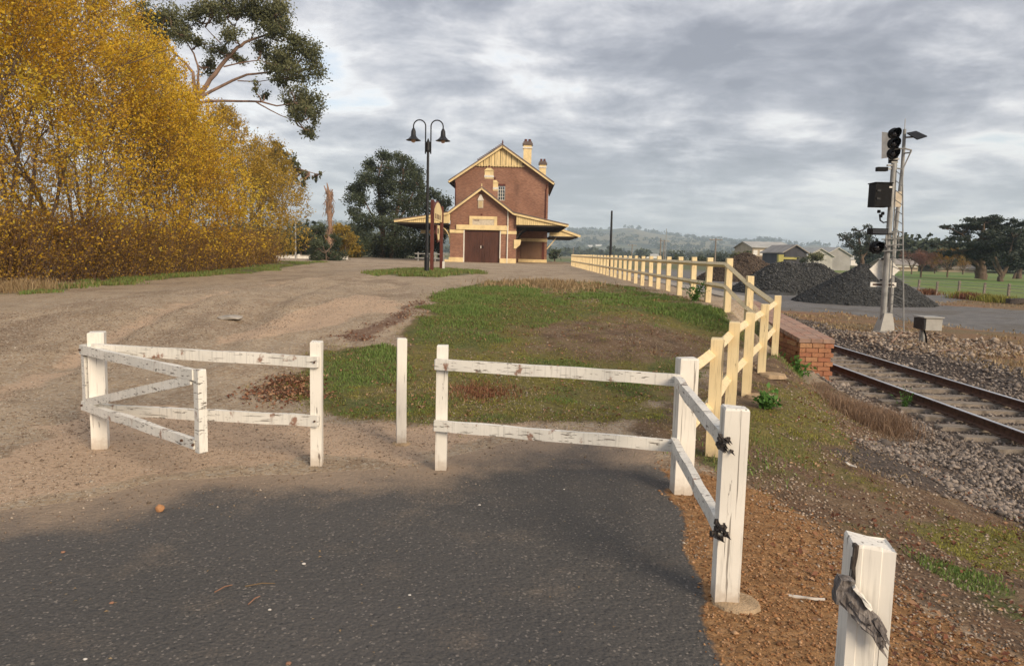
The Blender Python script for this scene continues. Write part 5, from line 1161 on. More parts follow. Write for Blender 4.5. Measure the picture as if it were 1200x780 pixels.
# ---------------------------------------------------------------- brick platform ramp and platform edge
pw = empty('brick_platform_edge', (5.45, 14, -.6), 'low red brick platform edge ending in a ramp beside the rails', 'platform')
PX0, PX1, PY0 = 5.17, 5.80, 14.0
def ptop(y): return float(np.interp(y, [14, 19.6, 70], [.20, .68, .68]))
mb = MB()
ys = [14.03, 15, 16, 17, 18, 19.6, 40, 100]
for a, b in zip(ys[:-1], ys[1:]):
    e = .085
    mb.add([(x, y, z) for y in (a, b) for x, z in ((PX0+.03, -.9), (PX1-.03, -.9), (PX1-.03, ptop(y)-e), (PX0+.03, ptop(y)-e))],
           [(0, 1, 2, 3), (7, 6, 5, 4), (0, 4, 5, 1), (1, 5, 6, 2), (2, 6, 7, 3), (3, 7, 4, 0)])
mb.build('wall_core', M['platform_brickwork'], pw)
def brick(w_, d_, h_, key={}):
    k = (w_, d_, h_)
    if k not in key:
        mb = MB(); mb.beam((-w_/2, 0, 0), (w_/2, 0, 0), d_, h_, cham=.006, jit=.002); me = mb.build('brick', M['brick_piece']).data
        bpy.data.objects.remove(bpy.data.objects[-1] if False else [o for o in C.objects if o.data is me][0]); key[k] = me
    return key[k]
def put_brick(w_, d_, h_, x, y, z, rz=0., rx=0., pav=False):
    me = brick(w_, d_, h_)
    if pav: me.materials[0] = M['paver_piece']
    o = link('paver' if pav else 'brick', me, None, pw); o.location = Vector((x, y, z))-pw.location; o.rotation_euler = (rx+random.uniform(-.01, .01), random.uniform(-.01, .01), rz+random.uniform(-.015, .015))
# end face, coursed
row = 0; z = .085
h_ = .078
for r_ in range(9):
    zc = .20-.085-.045-r_*.086
    n0 = 0 if r_ % 2 == 0 else -.115
    x = PX0+n0
    while x < PX1-.02:
        a = max(x, PX0); b = min(x+.222, PX1)
        if b-a > .05: put_brick(round(b-a, 3), .10, h_, (a+b)/2, PY0+.03, zc)
        x += .232
# left side face, visible below the fence
for r_ in range(9):
    y = PY0+(.06 if r_ % 2 else .17)
    while y < 17.6:
        zc = .20-.085-.045-r_*.086
        put_brick(.222, .10, h_, PX0+.03, y+.115, zc, math.pi/2)
        y += .232
    if r_ < 4:
        for q in range(int((17.6-(14.9+r_*1.0))/.232)):
            put_brick(.222, .10, h_, PX0+.03, 14.9+r_*1.0+q*.232+.115, .20-.085+.041+r_*.086, math.pi/2)
# coping: pavers laid crosswise, following the ramp
i = 0; y = PY0-.02; sl_ = math.atan(.48/5.6)
while y < 18.8:
    for k in range(3):
        put_brick(.215, .108, .078, PX0-.015+.1125+k*.222-(.0 if i % 2 else .01), y+.055, ptop(y+.055)-.038, 0, sl_, True)
    y += .1125; i += 1
mb = MB()
mb.add([(x, y, z) for y in (18.8, 19.6) for x, z in ((PX0-.02, ptop(y)-.08), (PX1+.02, ptop(y)-.08), (PX1+.02, ptop(y)), (PX0-.02, ptop(y)))], [(0, 1, 2, 3), (7, 6, 5, 4), (0, 4, 5, 1), (1, 5, 6, 2), (2, 6, 7, 3), (3, 7, 4, 0)])
mb.box((PX0-.02, 19.6, .60), (PX1+.02, 100, .68)); mb.build('coping', M['concrete'], pw)
# ---------------------------------------------------------------- railway track
tr_ = empty('railway_track', (7.3, 10, -.6), 'single railway track with shiny rail heads on weathered timber sleepers', 'railway track')
RX = (6.585, 8.06); RT = -.52
rng2 = random.Random(5)
prof = [(-.065, 0), (.065, 0), (.065, .012), (.012, .03), (.012, .105), (.035, .115), (.035, .138), (-.035, .138), (-.035, .115), (-.012, .105), (-.012, .03), (-.065, .012)]
ysR = [-6]+list(np.arange(0, 60, 3.))+list(np.geomspace(60, 900, 20))
def rail_x(y, x): return x
for x in RX:
    vs = [(x+px_, y, RT-.14+pz_) for y in ysR for px_, pz_ in prof]; n = len(prof)
    fs = [(i*n+k, i*n+(k+1) % n, (i+1)*n+(k+1) % n, (i+1)*n+k) for i in range(len(ysR)-1) for k in range(n)]
    mb = MB(); mb.add(vs, fs+[tuple(range(n))]); rl = mb.build('rail', M['rail_side'], tr_)
    mb = MB(); vs = [(x+a, y, RT+b) for y in ysR for a, b in ((-.030, .0), (.030, .0), (.022, .004), (-.022, .004))]
    mb.add(vs, [(i*4+k, i*4+(k+1) % 4, i*4+4+(k+1) % 4, i*4+4+k) for i in range(len(ysR)-1) for k in range(4)]); mb.build('rail_head', M['rail_top'], rl)
y = 2.0; i = 0
while y < 75:
    mb = MB(); L = rng2.uniform(-.06, .06); xc = 7.32+rng2.uniform(-.05, .05)
    mb.beam((xc-1.28+L, y, -.725), (xc+1.28+L, y, -.725), .20+rng2.uniform(-.02, .02), .13, segs=7, jit=.009, cham=.02, rnd=rng2, wob=.008)
    sp_ = mb.build('sleeper', M['sleeper'], tr_)
    if y < 26:
        for x in RX:
            mb = MB(); mb.box((x-.13, y-.08, -.662), (x+.13, y+.08, -.652))
            for s in (-1, 1): mb.box((x+s*.09-.018, y-.018-.04*s, -.652), (x+s*.09+.018, y+.018-.04*s, -.628))
            mb.build('tie_plate', M['sleeper_plate'], sp_)
    y += .63+rng2.uniform(-.03, .03); i += 1
for x in (6.585+.035, 6.585-.04):
    pass
mb = MB(); mb.box((6.585-.05, 8.55, -.635), (6.585-.016, 9.05, -.545)); mb.box((6.585+.016, 8.55, -.635), (6.585+.05, 9.05, -.545)); mb.build('fish_plate', M['rail_side'], tr_)
mb = MB(); mb.tube([(7.0, 9.75, -.64), (7.25, 9.85, -.60), (7.5, 10.0, -.625)], .012, 6); mb.build('bond_wire', M['redbrown_wood'], tr_)
# ---------------------------------------------------------------- railway signal
SY = 24.67
sg = empty('railway_signal', (11.8, SY, -.6), 'railway signal mast with black lamp heads, ladder and white diamond sign', 'signal')
def A(px, py, dy=0.): return at(px, py, SY+dy)
G_, BP = M['galvanised'], M['black_plastic']
def P6(x, y, dy=0.): return A(960+x/2.69, 130+y/2.69, dy)
mb = MB(); mb.tube([P6(199, 688), P6(212, 480), P6(235, 165)], [.10, .092, .078], 12); mb.build('mast', G_, sg)
mb = MB(); mb.tube([P6(219, 690, .5), P6(226, 600, .5), P6(238, 400, .5), P6(262, 180, .5), P6(269, 58, .5)], [.07, .068, .065, .058, .05], 10); mb.build('rear_mast', G_, sg)
mb = MB(); mb.tube([P6(269, 60, .5), P6(271, 25, .5)], .012, 5); mb.build('aerial', G_, sg)
# concrete and steel foot
c = P6(202, 692); 
mb = MB(); z0 = -.72
def ring(cx_, cy_, z, a, b): return [(cx_-a, cy_-b, z), (cx_+a, cy_-b, z), (cx_+a, cy_+b, z), (cx_-a, cy_+b, z)]
vs = ring(c.x+.0, SY, z0, .25, .28)+ring(c.x+.03, SY, z0+.35, .20, .22)+ring(c.x+.06, SY, z0+.72, .13, .14)
mb.add(vs, [(0, 1, 5, 4), (1, 2, 6, 5), (2, 3, 7, 6), (3, 0, 4, 7), (4, 5, 9, 8), (5, 6, 10, 9), (6, 7, 11, 10), (7, 4, 8, 11), (8, 9, 10, 11), (3, 2, 1, 0)]); mb.build('foot', M['box_grey'], sg)
mb = MB(); mb.beam((c.x-.35, SY-.3, -.66), (c.x+.8, SY-.1, -.66), .8, .16, cham=.03); mb.build('concrete_pad', M['concrete'], sg)
mb = MB(); mb.beam(c+Vector((.55, -.1, -.05)), c+Vector((.02, .0, .55)), .05, .02); mb.build('stay', G_, sg)
# ladder
Lb, Lt = P6(222, 690, .1), P6(243, 160, .1); Rb, Rt = P6(266, 708, -.35), P6(262, 178, -.2)
for a, b in ((Lb, Lt), (Rb, Rt)):
    mb = MB(); mb.tube([a, b], .022, 6); mb.build('ladder_stringer', G_, sg)
for i in range(17):
    f = .05+i*.056; mb = MB(); mb.tube([Lb.lerp(Lt, f), Rb.lerp(Rt, f)], .013, 5); mb.build('rung', G_, sg)
# hoop guard at the top and its brace
pts = [P6(226, 150), P6(222, 128), P6(240, 120, -.3), P6(270, 119, -.35), P6(290, 124, -.1), P6(286, 132, .3), P6(262, 134, .5)]
mb = MB(); mb.tube(pts, .025, 6); mb.build('guard_hoop', G_, sg)
mb = MB(); mb.tube([P6(290, 126, -.1), P6(262, 186, -.1)], .022, 6); mb.build('guard_brace', G_, sg)
mb = MB(); mb.tube([P6(228, 178), P6(262, 184, .2)], .022, 6); mb.build('bracket', G_, sg)
# main head: three hooded lamps on a pale backing board seen almost edge on
bb = [P6(197, 66, .25), P6(226, 70, -.12), P6(224, 146, -.12), P6(196, 150, .25)]
mb = MB(); mb.prism(bb, (.02, .04, 0)); mb.build('backboard', M['sign_white'], sg)
def lamp_head(c, r, d=.20, name='lamp_unit'):
    mb = MB(); mb.lathe(c, [(r*.55, d), (r*.95, d*.55), (r, 0), (r*.9, -.01), (r*.80, .0), (r*.75, .05)], 18, 'Y'); o = mb.build(name, BP, sg, True)
    mb = MB(); n = 14; vs = []
    for yy in (0., -.24):
        for k in range(n+1):
            an = math.radians(-15)+math.radians(210)*k/n
            rr = r*(.9 if yy == 0 else .84-.05*abs(math.cos(an))); vs.append((c.x+rr*math.cos(an), c.y+yy*(1 if yy == 0 else .55+.45*max(0, math.sin(an))), c.z+rr*math.sin(an)))
    m = n+1; fs = [(k, k+1, m+k+1, m+k) for k in range(n)]; mb.add(vs, fs)
    base_ = len(vs); vs2 = [(c.x+(x_-c.x)*.93, y_, c.z+(z_-c.z)*.93) for x_, y_, z_ in vs]; mb.add(vs2, [(m+k, m+k+1, k+1, k) for k in range(n)])
    mb.build('hood', BP, o)
    mb = MB(); mb.lathe(c, [(r*.7, .03), (r*.45, -.02), (.01, -.04)], 14, 'Y'); mb.build('lens', M['lens'], o, True)
    return o
for yy in (72, 103, 134): lamp_head(P6(238-.06*(yy-72), yy, -.15), .185)
mb = MB(); mb.beam(P6(236, 60, .08), P6(232, 165, .08), .26, .10); mb.build('head_housing', BP, sg)
for x0, x1, yy in ((222, 250, 152), (226, 246, 162), (214, 244, 172)):
    mb = MB(); mb.beam(P6(x0, yy), P6(x1, yy), .10, .05); mb.build('clamp', G_, sg)
a, b = P6(180, 184), P6(243, 184)
mb = MB(); mb.beam(a, P6(214, 184), .16, .13, cham=.01); mb.build('junction_box', BP, sg)
mb = MB(); mb.beam(P6(210, 183), P6(244, 182), .06, .05); mb.build('bracket', G_, sg)
# big black case on the side
c0, c1 = P6(168, 228), P6(214, 304)
mb = MB(); mb.box((c0.x, SY-.25, c1.z), (c1.x, SY+.25, c0.z-.02)); cs_ = mb.build('signal_case', BP, sg)
mb = MB(); mb.beam((c0.x-.03, SY, c0.z), (c1.x+.02, SY, c0.z), .56, .035, cham=.01); mb.build('lid', BP, cs_)
for z in (c0.z-.25, c1.z+.25):
    mb = MB(); mb.box((c0.x+.05, SY-.28, z-.03), (c0.x+.16, SY-.25, z+.03)); mb.build('latch', M['dark_metal'], cs_)
mb = MB(); mb.box((c1.x-.10, SY-.265, c0.z-.16), (c1.x-.01, SY-.25, c0.z-.11)); mb.build('label_plate', M['sign_white'], cs_)
for x, yy in ((188, 316), (200, 322), (194, 330)):
    mb = MB(); p = P6(x, yy); mb.lathe(p-Vector((0, 0, .06)), [(.05, 0), (.06, .04), (.05, .10)], 8); mb.build('cable_gland', BP, sg)
mb = MB(); mb.tube([P6(190, 325), P6(192, 345), P6(202, 352), P6(212, 350)], .025, 6); mb.build('cable', M['dark_metal'], sg)
mb = MB(); c0, c1 = P6(232, 254, .42), P6(258, 303, .42); mb.box((c0.x, c0.y, c1.z), (c1.x, c0.y+.03, c0.z)); mb.build('plate', M['cream_plate'], sg)
# lower head: hood box over one round lamp, on a bracketed platform
c0, c1 = P6(157, 370, -.1), P6(207, 391, -.1); mb = MB(); mb.box((c0.x, SY-.3, c1.z), (c1.x, SY+.05, c0.z)); mb.build('route_indicator', BP, sg)
mb = MB(); mb.box((c0.x+.03, SY-.315, c1.z+.03), (c1.x-.03, SY-.30, c0.z-.03)); mb.build('indicator_glass', M['lens'], sg)
lamp_head(P6(183, 430, -.2), .21, .28)
for yy in (385, 405, 425, 442):
    mb = MB(); mb.beam(P6(196, yy, -.05), P6(262, yy-4, -.25), .10, .035); mb.build('platform_bar', G_, sg)
for x in (212, 232, 250):
    mb = MB(); mb.beam(P6(x, 382, -.12), P6(x, 430, -.12), .03, .03); mb.build('platform_stay', G_, sg)
# white diamond and the plate below it
c = P6(206, 500, .16); r_ = .375
d_ = r_*1.32
mb = MB(); mb.prism([(c.x-d_, c.y, c.z), (c.x, c.y, c.z-d_), (c.x+d_, c.y, c.z), (c.x, c.y, c.z+d_)], (0, .02, 0)); mb.build('diamond_sign', M['sign_white'], sg)
for s in (-1, 1):
    mb = MB(); mb.beam((c.x-.14, c.y-.02, c.z+s*.34), (c.x+.14, c.y-.02, c.z+s*.34), .03, .05); mb.build('sign_clamp', M['dark_metal'], sg)
c0, c1 = P6(162, 539, .15), P6(242, 556, .15); mb = MB(); mb.box((c0.x, c0.y, c1.z), (c1.x, c0.y+.02, c0.z)); pl = mb.build('number_plate', M['sign_white'], sg)
mb = MB(); mb.box((c0.x+.07, c0.y-.006, (c0.z+c1.z)/2-.028), (c1.x-.07, c0.y-.001, (c0.z+c1.z)/2+.028)); mb.build('dark_bar', M['rail_side'], pl)
# solar panel on the rear mast
a, b, c_, d_ = P6(275, 72, .3), P6(305, 66, .9), P6(340, 82, .4), P6(308, 92, -.2)
mb = MB(); mb.prism([a, d_, c_, b], (0, 0, .03)); mb.build('solar_panel', BP, sg)
mb = MB(); mb.tube([P6(268, 84, .5), P6(305, 82, .5)], .03, 6); mb.build('panel_arm', G_, sg)
# small grey cabinet on a post
bx = P6(322, 735); bxY = 21.3
cb_ = empty('trackside_cabinet', (11.25, bxY, -.65), 'small grey steel cabinet on a short post beside the signal', 'cabinet')
a, b = at(1077.5, 371.5, bxY), at(1098, 386.5, bxY)
vs = []
mb = MB(); mb.box((a.x+.06, bxY-.24, b.z), (b.x, bxY+.28, a.z)); mb.build('cabinet', M['box_grey'], cb_)
mb = MB(); mb.box((a.x-.0, bxY-.26, b.z+.02), (a.x+.058, bxY+.30, a.z-.02)); mb.build('door', M['dark_metal'], cb_)
mb = MB(); mb.beam((a.x-.02, bxY+.02, a.z+.015), (b.x+.03, bxY+.02, a.z+.015), .62, .03); mb.build('lid', M['box_grey'], cb_)
mb = MB(); mb.beam((a.x+.11, bxY, -.72), (a.x+.11, bxY, b.z), .11, .11); mb.build('post', M['galvanised'], cb_)
mb = MB(); mb.tube([(a.x+.06, bxY-.1, b.z+.1), (a.x+.14, bxY-.14, b.z-.15), (a.x+.2, bxY-.15, -.66)], .025, 6); mb.build('cable', M['black_plastic'], cb_)
# ---------------------------------------------------------------- twin lamp post
LY = 33.3
lx = at(500, 320, LY).x; lz = gz(lx, LY)
lp = empty('lamp_post', (lx, LY, lz), 'tall black lamp post with two swan-neck arms and bell shades', 'street lamp')
DM = M['dark_metal']
zt = at(500, 168, LY).z
mb = MB(); mb.lathe((lx, LY, lz), [(.11, -.1), (.11, .7), (.085, .78), (.075, .9), (.062, 3.2), (.055, zt-lz-.35)], 14); mb.build('pole', DM, lp, False)
mb = MB(); mb.lathe((lx, LY, lz), [(.06, zt-lz-.38), (.10, zt-lz-.30), (.10, zt-lz+.02), (.06, zt-lz+.1), (.02, zt-lz+.2)], 12); mb.build('pole_cap', DM, lp)
s_ = LY/FPX
for s in (-1, 1):
    x0 = lx+s*.115; R_ = .265; z_a = zt+.72
    pts = [(x0, LY, zt-.45), (x0, LY, z_a)]+[(x0+s*R_*(1-math.cos(i/12*math.pi)), LY, z_a+R_*math.sin(i/12*math.pi)) for i in range(1, 13)]+[(x0+s*2*R_, LY, z_a-.12)]
    mb = MB(); mb.tube(pts, .028, 8); arm = mb.build('arm', DM, lp, True)
    c_ = Vector((x0+s*2*R_, LY, z_a-.12))
    mb = MB(); mb.lathe(c_, [(.03, .04), (.06, 0), (.10, -.10), (.115, -.30), (.16, -.36), (.24, -.44), (.325, -.48), (.32, -.495), (.22, -.46), (.10, -.36)], 18); sh = mb.build('lamp_shade', DM, lp, True)
    mb = MB(); mb.lathe(c_, [(.10, -.42), (.11, -.50), (.07, -.57), (.015, -.59)], 12); mb.build('lamp_glass', M['lamp_glass'], sh, True)
for zc in (zt-.35, zt-.05):
    mb = MB(); mb.beam((lx-.14, LY, zc), (lx+.14, LY, zc), .07, .06); mb.build('clamp', DM, lp)
# ---------------------------------------------------------------- timber sign board by the lamp
sn = empty('notice_frame', (-4.2, 35.7, .62), 'tall red brown timber sign frame with arched cream board', 'sign')
p0, p1 = (-4.24, 34.4), (-4.22, 38.1)
tops_ = []
for (x, y), (pxx, pt) in zip((p0, p1), ((504, 234.), (517, 242.))):
    zt_ = at(pxx, pt, y).z; tops_.append(zt_)
    for dy in (-.12, .14):
        mb = MB(); mb.beam((x, y+dy, gz(x, y)-.05), (x, y+dy, zt_-.02*(dy > 0)), .13, .10, cham=.01); mb.build('post', M['redbrown_wood'], sn)
zc = min(tops_)
# arched board (plane runs away from the viewer) and the smaller shield under it
n = 12; y0, y1 = p0[1]+.2, p1[1]-.1
arc = [(-4.25, y0+(y1-y0)*i/n, zc-.35+.42*math.sin(math.pi*i/n)**.8) for i in range(n+1)]
mb = MB(); mb.prism([(-4.25, y1, zc-.8), (-4.25, y0, zc-.8)]+arc, (.06, 0, 0)); bd_ = mb.build('arched_board', M['cream_boards'], sn)
mb = MB(); mb.tube([(q[0]+.03, q[1], q[2]+.03) for q in arc], .05, 5); mb.build('board_edge', M['redbrown_wood'], bd_)
sy = (y0+y1)/2
mb = MB(); mb.prism([(-4.24, sy-.6, zc-1.0), (-4.24, sy-.7, zc-1.4), (-4.24, sy-.2, zc-1.75), (-4.24, sy+.6, zc-1.65), (-4.24, sy+.7, zc-1.0)], (.05, 0, 0)); sd2 = mb.build('shield_board', M['cream_boards'], sn)
mb = MB(); mb.tube([(-4.2, sy-.6, zc-1.0), (-4.2, sy-.72, zc-1.42), (-4.2, sy-.2, zc-1.8), (-4.2, sy+.65, zc-1.7)], .05, 5); mb.build('board_edge', M['redbrown_wood'], sd2)
for i in range(4):
    mb = MB(); mb.box((-4.19, y0+.45+i*.6, zc-.72), (-4.175, y0+.72+i*.6, zc-.5)); mb.build('faded_mark', M['door_light_brown'], bd_)
mb = MB(); mb.box((-4.19, sy-.25, zc-1.4), (-4.18, sy+.2, zc-1.15)); mb.build('faded_mark', M['door_light_brown'], sd2)
mb = MB(); mb.beam((-4.15, p1[1]+.1, .5), (-4.15, p1[1]+.1, 1.15), .18, .16, cham=.02)
mb.build('stump', M['sign_white'], sn)
# ---------------------------------------------------------------- gravel heaps
def heap(name, cx, cy, R1, R2, H, seed, matl, label, ridge=0., n=14000, sr=.06):
    nr, na = 34, 90; rr = np.linspace(0, 1.12, nr); aa = np.linspace(0, 2*np.pi, na, endpoint=False)
    Rr, Aa = np.meshgrid(rr, aa, indexing='ij')
    wob = 1+.10*(fbm(np.cos(Aa)*1.5+seed, np.sin(Aa)*1.5, seed, 3)-.5)*2
    Xl = Rr*np.cos(Aa)*R1*wob; Yl = Rr*np.sin(Aa)*R2*wob
    def hgt(Xl, Yl, rr_):
        x_ = np.maximum(np.abs(Xl)-ridge, 0); e = np.hypot(x_/(R1-ridge), Yl/R2)
        h = H*np.clip(1-e, 0, 1)**.92; h = np.where(e < .12, H*(1-.12*.5-e*e*3.2), h)
        return h+(fbm(Xl*1.2+seed, Yl*1.2, seed, 4)-.5)*.34*np.clip(1.1-rr_, 0, 1)*np.minimum(1, rr_*4+.3)
    Zl = hgt(Xl, Yl, Rr/1.0)-.05*(Rr > 1)
    V_ = np.stack([Xl+cx, Yl+cy, Zl-.61], -1).reshape(-1, 3)
    ix = np.arange(nr*na).reshape(nr, na); F = np.stack([ix[:-1], np.roll(ix, -1, 1)[:-1], np.roll(ix, -1, 1)[1:], ix[1:]], -1).reshape(-1, 4)
    t_ = empty(name, (cx, cy, -.61), label, 'gravel heap'); o = np.array((cx, cy, -.61))
    link('mound', fastmesh('mound', V_-o, F, None, True), M[matl], t_)
    u = np.sqrt(RNG.uniform(0, 1, n)); a = RNG.uniform(0, 6.283, n); X_ = u*np.cos(a)*R1; Y_ = u*np.sin(a)*R2; Z_ = hgt(X_, Y_, u)
    ob = stones('stone', X_, Y_, Z_, sr, M[matl+'_stone'], None, .8); ob.parent = t_
    return t_
mat('dark_gravel', simple((.058, .060, .060), .95, .3, 3., bd=.05)); mat('brown_gravel', simple((.085, .062, .045), .95, .3, 3., bd=.05))
mat('dark_gravel_stone', stone_mat((.03, .032, .032), (.06, .062, .062), (.11, .11, .108)))
mat('brown_gravel_stone', stone_mat((.04, .028, .02), (.095, .068, .05), (.17, .125, .09)))
heap('gravel_heap', 18.75, 41.8, 3.75, 3.4, 2.25, 3, 'dark_gravel', 'nearest pointed dark grey gravel heap behind the signal mast', 0., 14000, .032)
heap('gravel_heap', 18.6, 51.8, 4.4, 3.6, 2.15, 8, 'dark_gravel', 'long rounded dark grey gravel heap left of the signal', 1.4, 14000, .05)
heap('gravel_heap', 22.6, 77.5, 5.0, 5.0, 3.0, 5, 'brown_gravel', 'brown pointed gravel heap just right of the yellow fence', 0., 8000, .06)
# ---------------------------------------------------------------- sheds beyond the heaps
cr = simple((.42, .35, .25), .8, .12, .5); mat('shed_cream', cr); mat('shed_white', simple((.33, .32, .31), .8, .12, .5)); mat('shed_roof_pale', simple((.42, .41, .38), .6, .15, .5)); mat('shed_dark', simple((.055, .055, .065), .7, .2, .6, stretch=(1, 1, .2)))
mat('shed_roof_brown', simple((.30, .27, .24), .6, .15, .5)); mat('yellow_paint', simple((.42, .38, .12), .7, .1)); mat('shed_opening', simple((.16, .12, .085), .8, .2))
def shed(name, px0, px1, peave, pridge, pbase, y, depth, label, wm, rm, gable='side', n_open=0, skew=0.):
    a = at(px0, pbase, y); b = at(px1, pbase, y); e = at((px0+px1)/2, peave, y).z; r_ = at((px0+px1)/2, pridge, y).z; z0 = -.62
    t_ = empty(name, ((a.x+b.x)/2, y, z0), label, 'shed')
    if gable == 'front':
        m_ = (a.x+b.x)/2; mb = MB(); mb.prism([(a.x, y, z0), (b.x, y, z0), (b.x, y, e), (m_, y, r_), (a.x, y, e)], (0, depth, 0)); mb.build('wall', M[wm], t_)
        for x0 in (a.x, b.x):
            s = -1 if x0 == a.x else 1; mb = MB(); mb.prism([(m_, y-.4, r_), (x0+s*.5, y-.4, e-.25), (x0+s*.5, y-.4, e-.05), (m_, y-.4, r_+.2)], (0, depth+.8, 0)); mb.build('roof', M[rm], t_)
    else:
        mb = MB(); mb.prism([(a.x, y, z0), (a.x, y, e), (a.x, y+depth/2, r_), (a.x, y+depth, e), (a.x, y+depth, z0)], (b.x-a.x, 0, 0)); w_ = mb.build('wall', M[wm], t_)
        for s in (0, 1):
            yy = (y-.5, y+depth+.5)[s]; mb = MB(); mb.prism([(a.x-.4, yy, e-.15), (a.x-.4, y+depth/2, r_), (a.x-.4, y+depth/2, r_+.18), (a.x-.4, yy, e+.03)], (b.x-a.x+.8, 0, 0)); mb.build('roof', M[rm], t_)
        for i in range(n_open):
            xa = a.x+(b.x-a.x)*(i+.15)/n_open; xb = a.x+(b.x-a.x)*(i+.80)/n_open; h = e-z0
            mb = MB(); mb.box((xa, y-.06, z0+h*.62), (xb, y-.01, z0+h*.86)); mb.build('window', M['sign_white'], t_)
            mb = MB(); mb.box((xa-.4, y-.05, z0+h*.34), (xb+.3, y-.012, z0+h*.56)); mb.build('panel', M['shed_opening'], t_)
    return t_
shed('long_shed', 881, 926, 290, 283.5, 306, 190., 16, 'long cream shed with a pale roof between the brown heap and dark shed', 'shed_cream', 'shed_roof_pale', 'side', 6)
ds = shed('dark_shed', 919, 944.5, 295.5, 287.5, 306, 150., 14, 'small dark gabled shed with a yellow strip at its foot', 'shed_dark', 'shed_roof_brown', 'front')
a, b = at(919, 303, 149.), at(935, 303, 149.)
mb = MB(); mb.box((a.x, 149.7, a.z-.12), (b.x, 149.95, a.z+.30)); mb.build('yellow_strip', M['yellow_paint'], ds)
a, b = at(913, 303, 148.), at(917.5, 303, 148.)
yb_ = empty('yellow_skip', ((a.x+b.x)/2, 148, -.6), 'small yellow green bin left of the dark gabled shed', 'bin'); mb = MB(); mb.prism([(a.x, 148, -.6), (b.x, 148, -.6), (b.x+.15, 148, at(915, 298, 148).z), (a.x-.15, 148, at(915, 298, 148).z)], (0, 1, 0)); mb.build('body', M['yellow_paint'], yb_); mb = MB(); mb.box((a.x-.2, 147.9, at(915, 298, 148).z), (b.x+.2, 149.1, at(915, 298, 148).z+.1)); mb.build('rim', M['shed_dark'], yb_)
shed('pale_shed', 946, 975, 300, 291.5, 310, 172., 20, 'pale grey gabled shed behind the middle gravel heap', 'shed_roof_pale', 'shed_roof_pale', 'front')
shed('pale_shed', 966, 996, 299.5, 290.5, 312, 182., 30, 'white shed with long pale roof left of the dark twiggy tree', 'shed_white', 'shed_roof_pale', 'front')
shed('low_building', 1040, 1075, 310, 304, 321, 200., 10, 'low pinkish building behind the reddish bare trees', 'shed_cream', 'shed_roof_brown', 'side', 4)
shed('low_building', 1098, 1142, 314, 308, 322, 210., 10, 'long low brown building seen under the cypress', 'shed_cream', 'shed_roof_brown', 'side', 5)
blob_tree('low_tree', 140., [(900, 250+40, 60, 50), (780, 300, 80, 50), (850, 320, 90, 50), (700, 330, 60, 40)], (870, 270), 9.75, 'gum_leaf', 'grey green shrub on top of the long dark heap, before the pale sheds', .4, 5, [([(800, 420), (800, 330)], .15, .06)], 'bark', bz=-.6, hollow=.2)
blob_tree('low_tree', 130., [(60, 220, 60, 30), (30, 250, 50, 35), (90, 250, 60, 30), (120, 190, 40, 20)], (860, 270), 7.8, 'gum_leaf', 'grey green shrub on the left of the long cream shed', .4, 5, [([(60, 420), (60, 250)], .15, .06)], 'bark', bz=-.6, hollow=.2)
# dark round shrubs on the plain, seen over the fence
for i, (px, pb, rx, h, y, lab) in enumerate([(793, 307, 7, 8, 190, 'small round dark tree over the fence, left of the pair'), (824, 308, 10, 8, 200, 'left dark bush of the pair beside the cross-armed pole'), (840, 308, 10, 8, 205, 'right dark bush of the pair beside the cross-armed pole'), (650, 303, 8, 12, 140, 'dark round tree at the right end of the building platform'), (812, 306, 5, 5, 240, 'small grey bush between the dark trees over the fence')]):
    blob_tree('round_tree', float(y), [(0, 0, rx*.7, h*.5), (-rx*.5, h*.2, rx*.5, h*.4), (rx*.5, h*.2, rx*.5, h*.4), (0, h*.4, rx*.7, h*.3)], (px, pb-h*.62), 1., 'dark_leaf', lab, .45, 6, [([(0, h*.9), (0, 0)], .15, .08)], 'bark', bz=-.6, hollow=.1, group='round dark trees on the plain')
# ---------------------------------------------------------------- poles
def pole(px, pt, y, r, label, arms=0, m='sleeper', pz=-.62, pxb=None):
    a = at(px, pt, y); b = at(pxb or px-1, 300, y)
    t_ = empty('utility_pole', (b.x, y, pz), label, 'pole', 'poles beyond the fence'); mb = MB(); mb.tube([(b.x, y, pz-.2), (b.x*.5+a.x*.5, y, a.z*.5), (a.x, y, a.z)], [r*1.25, r*1.1, r*.85], 8); mb.build('shaft', M[m], t_)
    for k in range(arms):
        z = a.z-.35-k*.8; mb = MB(); mb.beam((a.x-1.3, y-.1, z), (a.x+1.3, y-.1, z), .12, .14); mb.build('crossarm', M[m], t_)
        for s in (-1.15, -.5, .5, 1.15):
            mb = MB(); mb.lathe((a.x+s, y-.1, z+.07), [(.05, 0), (.07, .1), (.03, .2)], 6); mb.build('insulator', M['sign_white'], t_)
pole(717, 247, 90., .13, 'tall dark pole standing just behind the yellow fence', 0, 'dark_metal', pxb=715.5)
pole(839, 279, 150., .14, 'cross-armed timber pole between the dark round bushes', 1)
pole(774.5, 279, 200., .16, 'plain pole left of the thin mast beyond the fence', 0)
pole(778.5, 281, 210., .14, 'shorter pole close beside the thin mast', 1)
pole(781, 268, 260., .11, 'tall thin mast among the poles beyond the fence', 0, 'galvanised')
pole(741, 286, 220., .12, 'small distant pole right of the tall dark pole', 1)
pole(672, 290, 180., .10, 'short thin pole past the end of the platform', 0)
